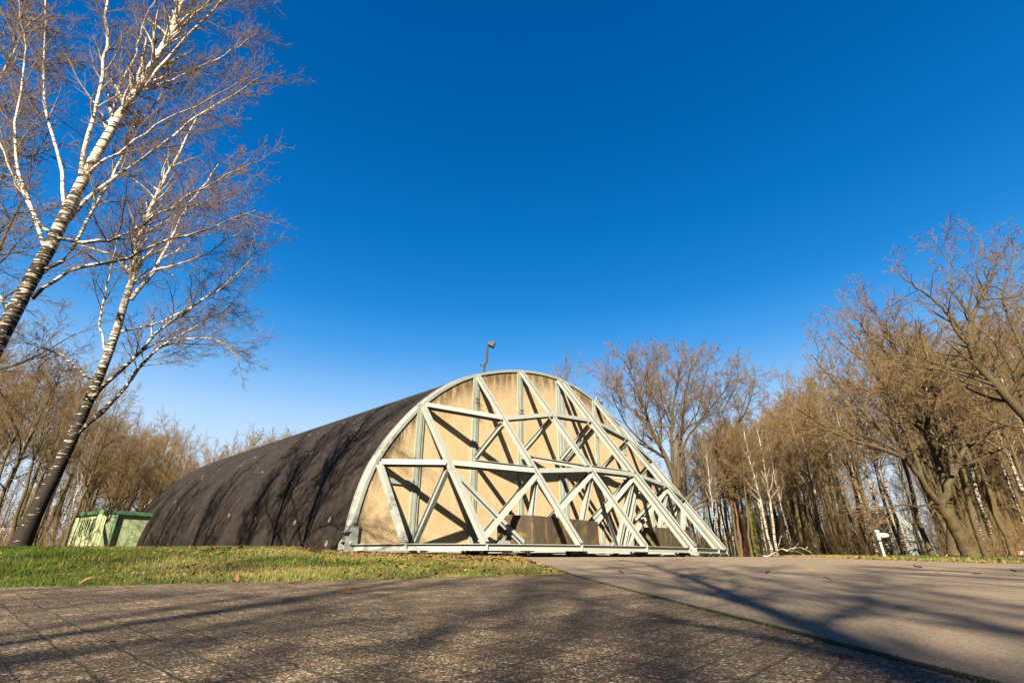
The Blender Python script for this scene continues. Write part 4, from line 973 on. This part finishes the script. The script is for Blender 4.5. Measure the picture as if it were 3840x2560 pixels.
one('oakB', 500, 50, 1.03, 2.0, 'pale spreading bare tree directly behind the green hut')
one('birchA', 1010, 62, 1.05, 1.1, 'white-limbed birch above the middle of the shelter roofline')
one('birchB', 860, 60, 1.05, 2.1, 'birch with pale forked limbs behind the rear of the shelter')
putpx('oakA', 2175, 62, 1.62, .6, 'lone faint tree top showing just above the arch')
def ivy(root):
    rs = np.random.RandomState(2); n = 1500; z = rs.rand(n)**.8*7; a = rs.uniform(0, 6.28, n); rr = .16+.20*rs.rand(n)*(1-z/9); V = []; F = []
    for i in range(n):
        c = np.array([math.cos(a[i])*rr[i], math.sin(a[i])*rr[i], z[i]]); d1 = rs.normal(0, .06, 3); d2 = rs.normal(0, .06, 3); k = len(V)
        V += [c-d1, c+d2, c+d1, c-d2]; F.append((k, k+1, k+2, k+3))
    m = NT('ivy_leaf'); m.color((0.075, 0.11, 0.012)); m.rough(.5)
    link('ivy', mesh_np('ivy', V, F, m.m), root)
ivy(ivy_t)
ZONES = [(-9999, 60, 'at the far left edge of the picture'), (60, 290, 'behind the dark-trunked leaning birch'), (290, 560, 'behind the green hut'), (560, 820, 'over the low rear end of the dark shelter'),
         (820, 1500, 'over the middle of the dark shelter roof'), (1500, 2500, 'behind the near shelter'), (2500, 2700, 'seen through the right tip of the door frame'), (2700, 2860, 'around the orange-brown pine'), (2860, 3010, 'around the bright birch pair'),
         (3010, 3180, 'midway between birch pair and white post'), (3180, 3330, 'behind the white post'), (3330, 3560, 'in front of the distant shelter'), (3560, 3720, 'just right of the forking oak'), (3720, 9999, 'at the right edge of the picture')]
rs = np.random.RandomState(77); placed = []
def scatter(n, fpx, fY, kinds, probs, mind=1.6, reject=None, fr=(.8, 1.03)):
    done = 0; tries = 0
    while done < n and tries < n*80:
        tries += 1; Y = fY(rs.rand()); px = fpx(rs.rand()); p = at(px, 2085, Y); x, y = p[0], Y
        if reject is not None and reject(x, y): continue
        q = np.array([x, y, 0])-CEN*np.array([1, 1, 0]); u, nn = q@U3, q@N3
        if abs(u) < 14 and -30 < nn < 8: continue
        q = np.array([x, y, 0])-C2*np.array([1, 1, 0]); u, nn = q@U3, q@N3
        if abs(u) < 14 and -30 < nn < 9: continue
        if 3305 < px < 3550 and rs.rand() < .85: continue
        if any((x-a)**2+(y-b)**2 < mind**2 for a, b in placed): continue
        k = rs.choice(kinds, p=probs); sc = cap_scale(k, px, Y, rs.uniform(*fr))
        if sc < .45: continue
        sc = min(sc, 1.15)
        placed.append((x, y)); done += 1
        zone = [z for z in ZONES if z[0] <= px < z[1]][0][2]; depth = 'front' if Y < 38 else ('middle' if Y < 56 else 'rear')
        if k[0] == 'b': lab = 'thin pale birch, %s of wood, %s' % (depth, zone); g = 'birches, %s of the wood %s' % (depth, zone)
        elif k[:3] == 'oak': lab = 'broad bare tree, %s of wood, %s' % (depth, zone); g = 'broad trees, %s of the wood %s' % (depth, zone)
        else: lab = 'slender bare tree, %s of wood, %s' % (depth, zone); g = 'slender trees, %s of the wood %s' % (depth, zone)
        put(k, x, y, sc, rs.uniform(0, 6.28), lab, g, tuple(rs.normal(0, .03, 2)))
verge = lambda x, y: x < 9.6+max(0, y-16)*.42+4.0
K7 = ['tallA', 'tallB', 'tallC', 'oakA', 'oakB', 'birchA', 'birchB']
scatter(50, lambda r: 3020+r*1200, lambda r: 23+r**.9*24, K7, [.24, .23, .2, .06, .05, .12, .10], 1.5, verge)
scatter(78, lambda r: 2580+r*600, lambda r: 35+r*32, K7, [.22, .22, .18, .05, .05, .15, .13], 1.2, None, (.88, 1.08))
scatter(70, lambda r: 2250+r*1950, lambda r: 47+r*40, K7, [.2, .2, .17, .13, .12, .10, .08], 2.0, verge)
scatter(78, lambda r: 250+r*1150, lambda r: 46+r*34, K7, [.14, .14, .12, .25, .23, .06, .06], 2.0)
scatter(42, lambda r: -500+r*900, lambda r: 22+r*30, K7, [.24, .22, .20, .12, .10, .06, .06], 1.8)
# trees outside the frame that shade the lawn, paving and the shelter wall
lab_b = 'bare tree standing behind the viewpoint, casting branch shadows over the paving'
for i, (k, x, y, s, rz) in enumerate([('oakA', 6.6, -15.0, 1.0, .3), ('oakB', 2.4, -13.0, 1.0, 1.7), ('oakA', -1.0, -15.5, 1.1, 1.2), ('oakT', -4.6, -13.0, 1.05, 2.2), ('oakB', -3.2, -17.5, 1.1, .4), ('tallA', 3.6, -17.0, 1.0, 2.9), ('oakA', 4.4, -12.0, .8, 4.4), ('oakA', -8.2, -14.5, 1.0, 2.6), ('oakA', 10.8, -17.5, 1.0, 4.0),
        ('tallT', -13, -10, 1.0, 3.1), ('tallT', -.3, -7, .85, .9), ('oakT', -8.6, -2.6, .70, 1.9), ('oakT', -10.5, 1.0, .8, .6), ('oakB', 4.6, -12.4, .85, 5.3)]):
    put(k, x, y, s, rz, lab_b, 'trees behind the viewpoint')
for i, (k, x, y, s, rz) in enumerate([('birchA', -14.0, 9.5, 1.1, .8), ('oakB', -17.5, 14.0, 1.0, 2.8), ('birchB', -15.5, 4.0, 1.15, 1.1), ('oakA', -23.5, 17.5, 1.0, .5), ('tallA', -20, 9.2, 1.0, 4.5)]):
    put(k, x, y, s, rz, 'bare tree left of the frame, casting branch shadows on the dark shelter wall', 'trees left of the frame')

# far wood as one mass
def far_wood():
    rs = np.random.RandomState(5); parts = []
    for i in range(480):
        side = rs.rand()
        ang = rs.uniform(-60, 58)
        R = rs.uniform(84, 120)
        if i >= 400: ang = rs.uniform(31, 44); R = rs.uniform(136, 158)
        x = math.sin(math.radians(ang))*R; y = math.cos(math.radians(ang))*R
        q = np.array([x, y, 0])-C2*np.array([1, 1, 0])
        if abs(q@U3) < 15 and -31 < q@N3 < 12: continue
        if .69 < x/y < .81 and R < 128: continue
        H = (rs.uniform(9, 13.5) if ang < 10 else rs.uniform(10, 15))*(1.5 if i >= 400 else 1); N = 6; p = np.zeros((1, N, 3)); p[0, :, 2] = np.linspace(-1, H, N)+float(gz(x, y)); p[0, :, 0] = x+np.cumsum(rs.normal(0, .15, N)); p[0, :, 1] = y
        rad = np.linspace(.16, .03, N)[None]; parts.append(tubes(p, rad, 4))
        a = spawn(rs, p, rad, np.array([H]), 26, .03, 1, 40, 12, .30, 4, .1, .06, .5, .03, lfall=.5); parts.append(tubes(a[0], a[1], 3))
        b = spawn(rs, a[0], a[1], a[2], 11, .1, 1, 38, 12, .5, 3, .1, .04, .6, .016, lfall=.4); parts.append(tubes(b[0], b[1], 3))
    V, F, R = join(parts)
    tag(link('distant_wood', mesh_np('distant_wood', V, F, FOREST, {'rad': R, 'hgt': R*0})), 'far brown mass of bare woodland behind the nearer trees', 'wood', kind='stuff')
far_wood()
def brush():
    rs = np.random.RandomState(6); n = 10500
    ang = rs.uniform(-55, 56, n); R = 19+rs.rand(n)**.75*48; X = np.sin(np.radians(ang))*R; Y = np.cos(np.radians(ang))*R
    Q = np.stack([X, Y, X*0], 1); q = Q-CEN*np.array([1, 1, 0]); k = ~((np.abs(q@U3) < 13.5) & (q@N3 > -29) & (q@N3 < 9))
    k &= ~((X > 0) & (X < 9.6+np.clip(Y-16, 0, 20)*.42+np.where(Y < 25, 7.5, 2.8)) & (Y < 40)); qx = X/Y; k &= ~((qx > .69) & (qx < .80) & (Y > 24)); k &= ~((X < 0) & (Y < 26+X*.15)); k &= ~((X < -3) & (Y < 34) & (X > -24)) 
    X, Y = X[k], Y[k]; n = len(X); N = 4; p = np.empty((n, N, 3)); d = rs.normal(0, .35, (n, 3)); d[:, 2] = 1; d /= np.linalg.norm(d, axis=1, keepdims=True)
    p[:, 0] = np.stack([X, Y, gz(X, Y)-.05], 1); L = np.where(rs.rand(n) < .13, rs.uniform(2.0, 5, n), rs.gamma(3, .42, n))
    for j in range(1, N): d = d+rs.normal(0, .25, (n, 3)); d /= np.linalg.norm(d, axis=1, keepdims=True); p[:, j] = p[:, j-1]+d*(L/(N-1))[:, None]
    rad = np.maximum(.014*(1-np.linspace(0, .6, N))[None]*np.ones((n, 1)), .006); parts = [tubes(p, rad, 3)]
    a = spawn(rs, p, rad, np.minimum(L, 3.2), 4+L*1.8, .1, 1, 45, 15, .5, 3, .2, 0, .7, .006); parts.append(tubes(a[0], a[1], 3))
    V, F, R = join(parts)
    tag(link('undergrowth', mesh_np('undergrowth', V, F, FOREST, {'rad': R, 'hgt': R*0})), 'brown tangle of bare undergrowth on the woodland floor', 'undergrowth', kind='stuff')
brush()

# dead shrub on the lawn, twig on the paving, fallen branch on the verge
def twiggy(name, base, n, L, mat, seed, label, cat, up=.02, spread=50, r=.008, flat=False):
    rs = np.random.RandomState(seed); base = np.array(base, float); p = np.zeros((1, 3, 3)); p[0, :, 2] = [0, .02, .05]
    if flat: p[0] = [[0, 0, .01], [.02, .01, .012], [.05, .0, .012]]
    rad = np.full((1, 3), r); a = spawn(rs, p, rad, np.array([L]), n, .1, 1, spread, 20, 1, 6, .22, up, .9, r*.5); parts = [tubes(a[0], a[1], 4)]
    b = spawn(rs, a[0], a[1], a[2], 5, .2, 1, 45, 15, .45, 4, .2, up, .6, r*.3); parts.append(tubes(b[0], b[1], 3)); V, F, R = join(parts)
    V[:, 2] = np.maximum(V[:, 2], .004)
    o = link(name, mesh_np(name, V, F, mat, {'rad': R*3, 'hgt': R*0}), loc=tuple(base)); return tag(o, label, cat)
SHRUB = plain('dead_stems', (0.075, 0.035, 0.025), 0.4, 20, 0.9)
def gpos(px, Y): p = at(px, 2085, Y); return (p[0], Y, float(gz(p[0], Y)))
twiggy('dead_shrub', gpos(1160, 10.5), 34, .55, SHRUB, 3, 'dead reddish-brown shrub clump on the lawn in front of the dark shelter', 'shrub', spread=62)
def lying(name, pts, r, seed, mat, label, cat, nb=4):
    rs = np.random.RandomState(seed); P_, L = resample(pts, 12, rs, r*1.5); rad = np.linspace(r, r*.35, 12)
    parts = [tubes(P_[None], rad[None], 6)]; a = spawn(rs, P_[None], rad[None], np.array([L]), nb, .15, .95, 40, 12, .45, 6, .12, .01, .6, r*.3); parts.append(tubes(a[0], a[1], 4))
    b = spawn(rs, a[0], a[1], a[2], 3, .2, .95, 40, 12, .45, 4, .12, 0, .6, r*.2); parts.append(tubes(b[0], b[1], 3))
    V, F, R = join(parts); o0 = np.array(pts[0], float); g = gz(V[:, 0], V[:, 1]); V[:, 2] = np.maximum(V[:, 2], g+.006)
    tag(link(name, mesh_np(name, V-o0, F, mat, {'rad': R*0+.05, 'hgt': R*0+1}), loc=tuple(o0)), label, cat)
def gp(px, py): x, y = ground_at(px, py); return np.array([x, y, basez(y)+.015])
lying('twig', [gp(1085, 2190), gp(1110, 2187), gp(1136, 2186)], .004, 4, SHRUB, 'small forked dark twig on the paving below the dead shrub', 'twig')
g0 = np.array(gpos(2862, 24.5)); g1 = np.array(gpos(2960, 24.0)); g2 = np.array(gpos(3040, 23.5)); g0[2] += .05; g1[2] += .30; g2[2] += .45
lying('fallen_branch', [g0, g1, g2], .035, 9, WHITEP if False else BIRCH, 'pale fallen branch lying on the verge at the foot of the birch pair', 'branch', 6)

# white standpipe on the verge
def vent():
    b = np.array(gpos(3318, 16.0)); r = empty('vent_post', tuple(b), 'white pipe post with hooded spout standing on the verge before the wood', 'post')
    tl = unit(np.array([-.05, 0, 1.0])); s = .76
    mb = MB(); mb.add(*cyl(b-Z3*.1, b+tl*.62*s, .036, n=16)); mb.build('pipe', WHITEP, r)
    mb = MB(); mb.add(*cyl(b+tl*.60*s, b+tl*.66*s, .042, n=16)); mb.build('collar', DARKST, r)
    mb = MB(); mb.add(*cyl(b+tl*.66*s, b+tl*.96*s, .045, n=16)); mb.add(*cyl(b+tl*.96*s, b+tl*1.04*s, .075, .045, n=16)); mb.add(*cyl(b+tl*1.0*s, b+tl*.95*s, .08, .075, n=16)); cp = mb.build('cap', WHITEP, r)
    c = b+tl*.82*s; d = unit(np.array([.95, -.25, .03])); pts = [c, c+d*.09, c+d*.18, c+d*.27]; rr = [.05, .08, .07, .05]
    mb = MB()
    for i in range(3): mb.add(*cyl(pts[i], pts[i+1], rr[i], rr[i+1], n=16, caps=(i == 2)))
    sp = mb.build('spout', WHITEP, r); mb = MB(); mb.add(*cyl(pts[3]+d*.002-Z3*.02, pts[3]+d*.035-Z3*.02, .053, .048, n=16)); mb.build('mouth', DARKST, sp)
vent()
# red and white marker board and grey fence
def marker():
    b = np.array(gpos(3835, 14.5)); r = empty('marker_board', tuple(b), 'small red and white marker board low in the grass at the right edge', 'marker')
    RED = plain('red_paint', (0.75, 0.09, 0.03), .1, 5, .5)
    mb = MB(); mb.add(*box_pts(b+Z3*.16+X1*0, X1*.10, Y1*.01, Z3*.045)); mb.build('board', RED, r)
    mb = MB(); mb.add(*prism([b+Z3*.10+X1*a+Z3*c-Y1*.013 for a, c in ((-.06, .02), (-.01, .02), (.04, .10), (-.01, .10))], -Y1*.003)); mb.build('stripe', WHITEP, r)
    mb = MB(); mb.add(*box_pts(b+Z3*.05, X1*.015, Y1*.01, Z3*.1)); mb.build('leg', DARKST, r)
X1 = np.array([1., 0, 0]); Y1 = np.array([0, 1., 0])
marker()
def fence():
    a = at(-160, 2060, 36); b = at(60, 2060, 35); r = empty('steel_fence', (a[0], a[1], float(gz(a[0], a[1]))), 'grey steel railing far off at the left edge behind the trunks', 'fence')
    z0 = float(gz(a[0], a[1])); mb = MB()
    for z in (1.55, 1.45): mb.add(*box_pts((a*[1, 1, 0]+b*[1, 1, 0])/2+Z3*(z0+z), (b-a)*[.5, .5, 0], Y1*.03, Z3*.03))
    mb.build('rail', GALV, r)
    for i in range(9):
        p = a+(b-a)*i/8; mb = MB(); mb.add(*box_pts((p[0], p[1], z0+.75), X1*.03, Y1*.03, Z3*.8)); mb.build('post', GALV, r)
fence()
bpy.context.view_layer.update()
print('objects', len(bpy.data.objects), 'polys', sum(len(o.data.polygons) for o in bpy.data.objects if o.type == 'MESH' and o.data.users == 1))
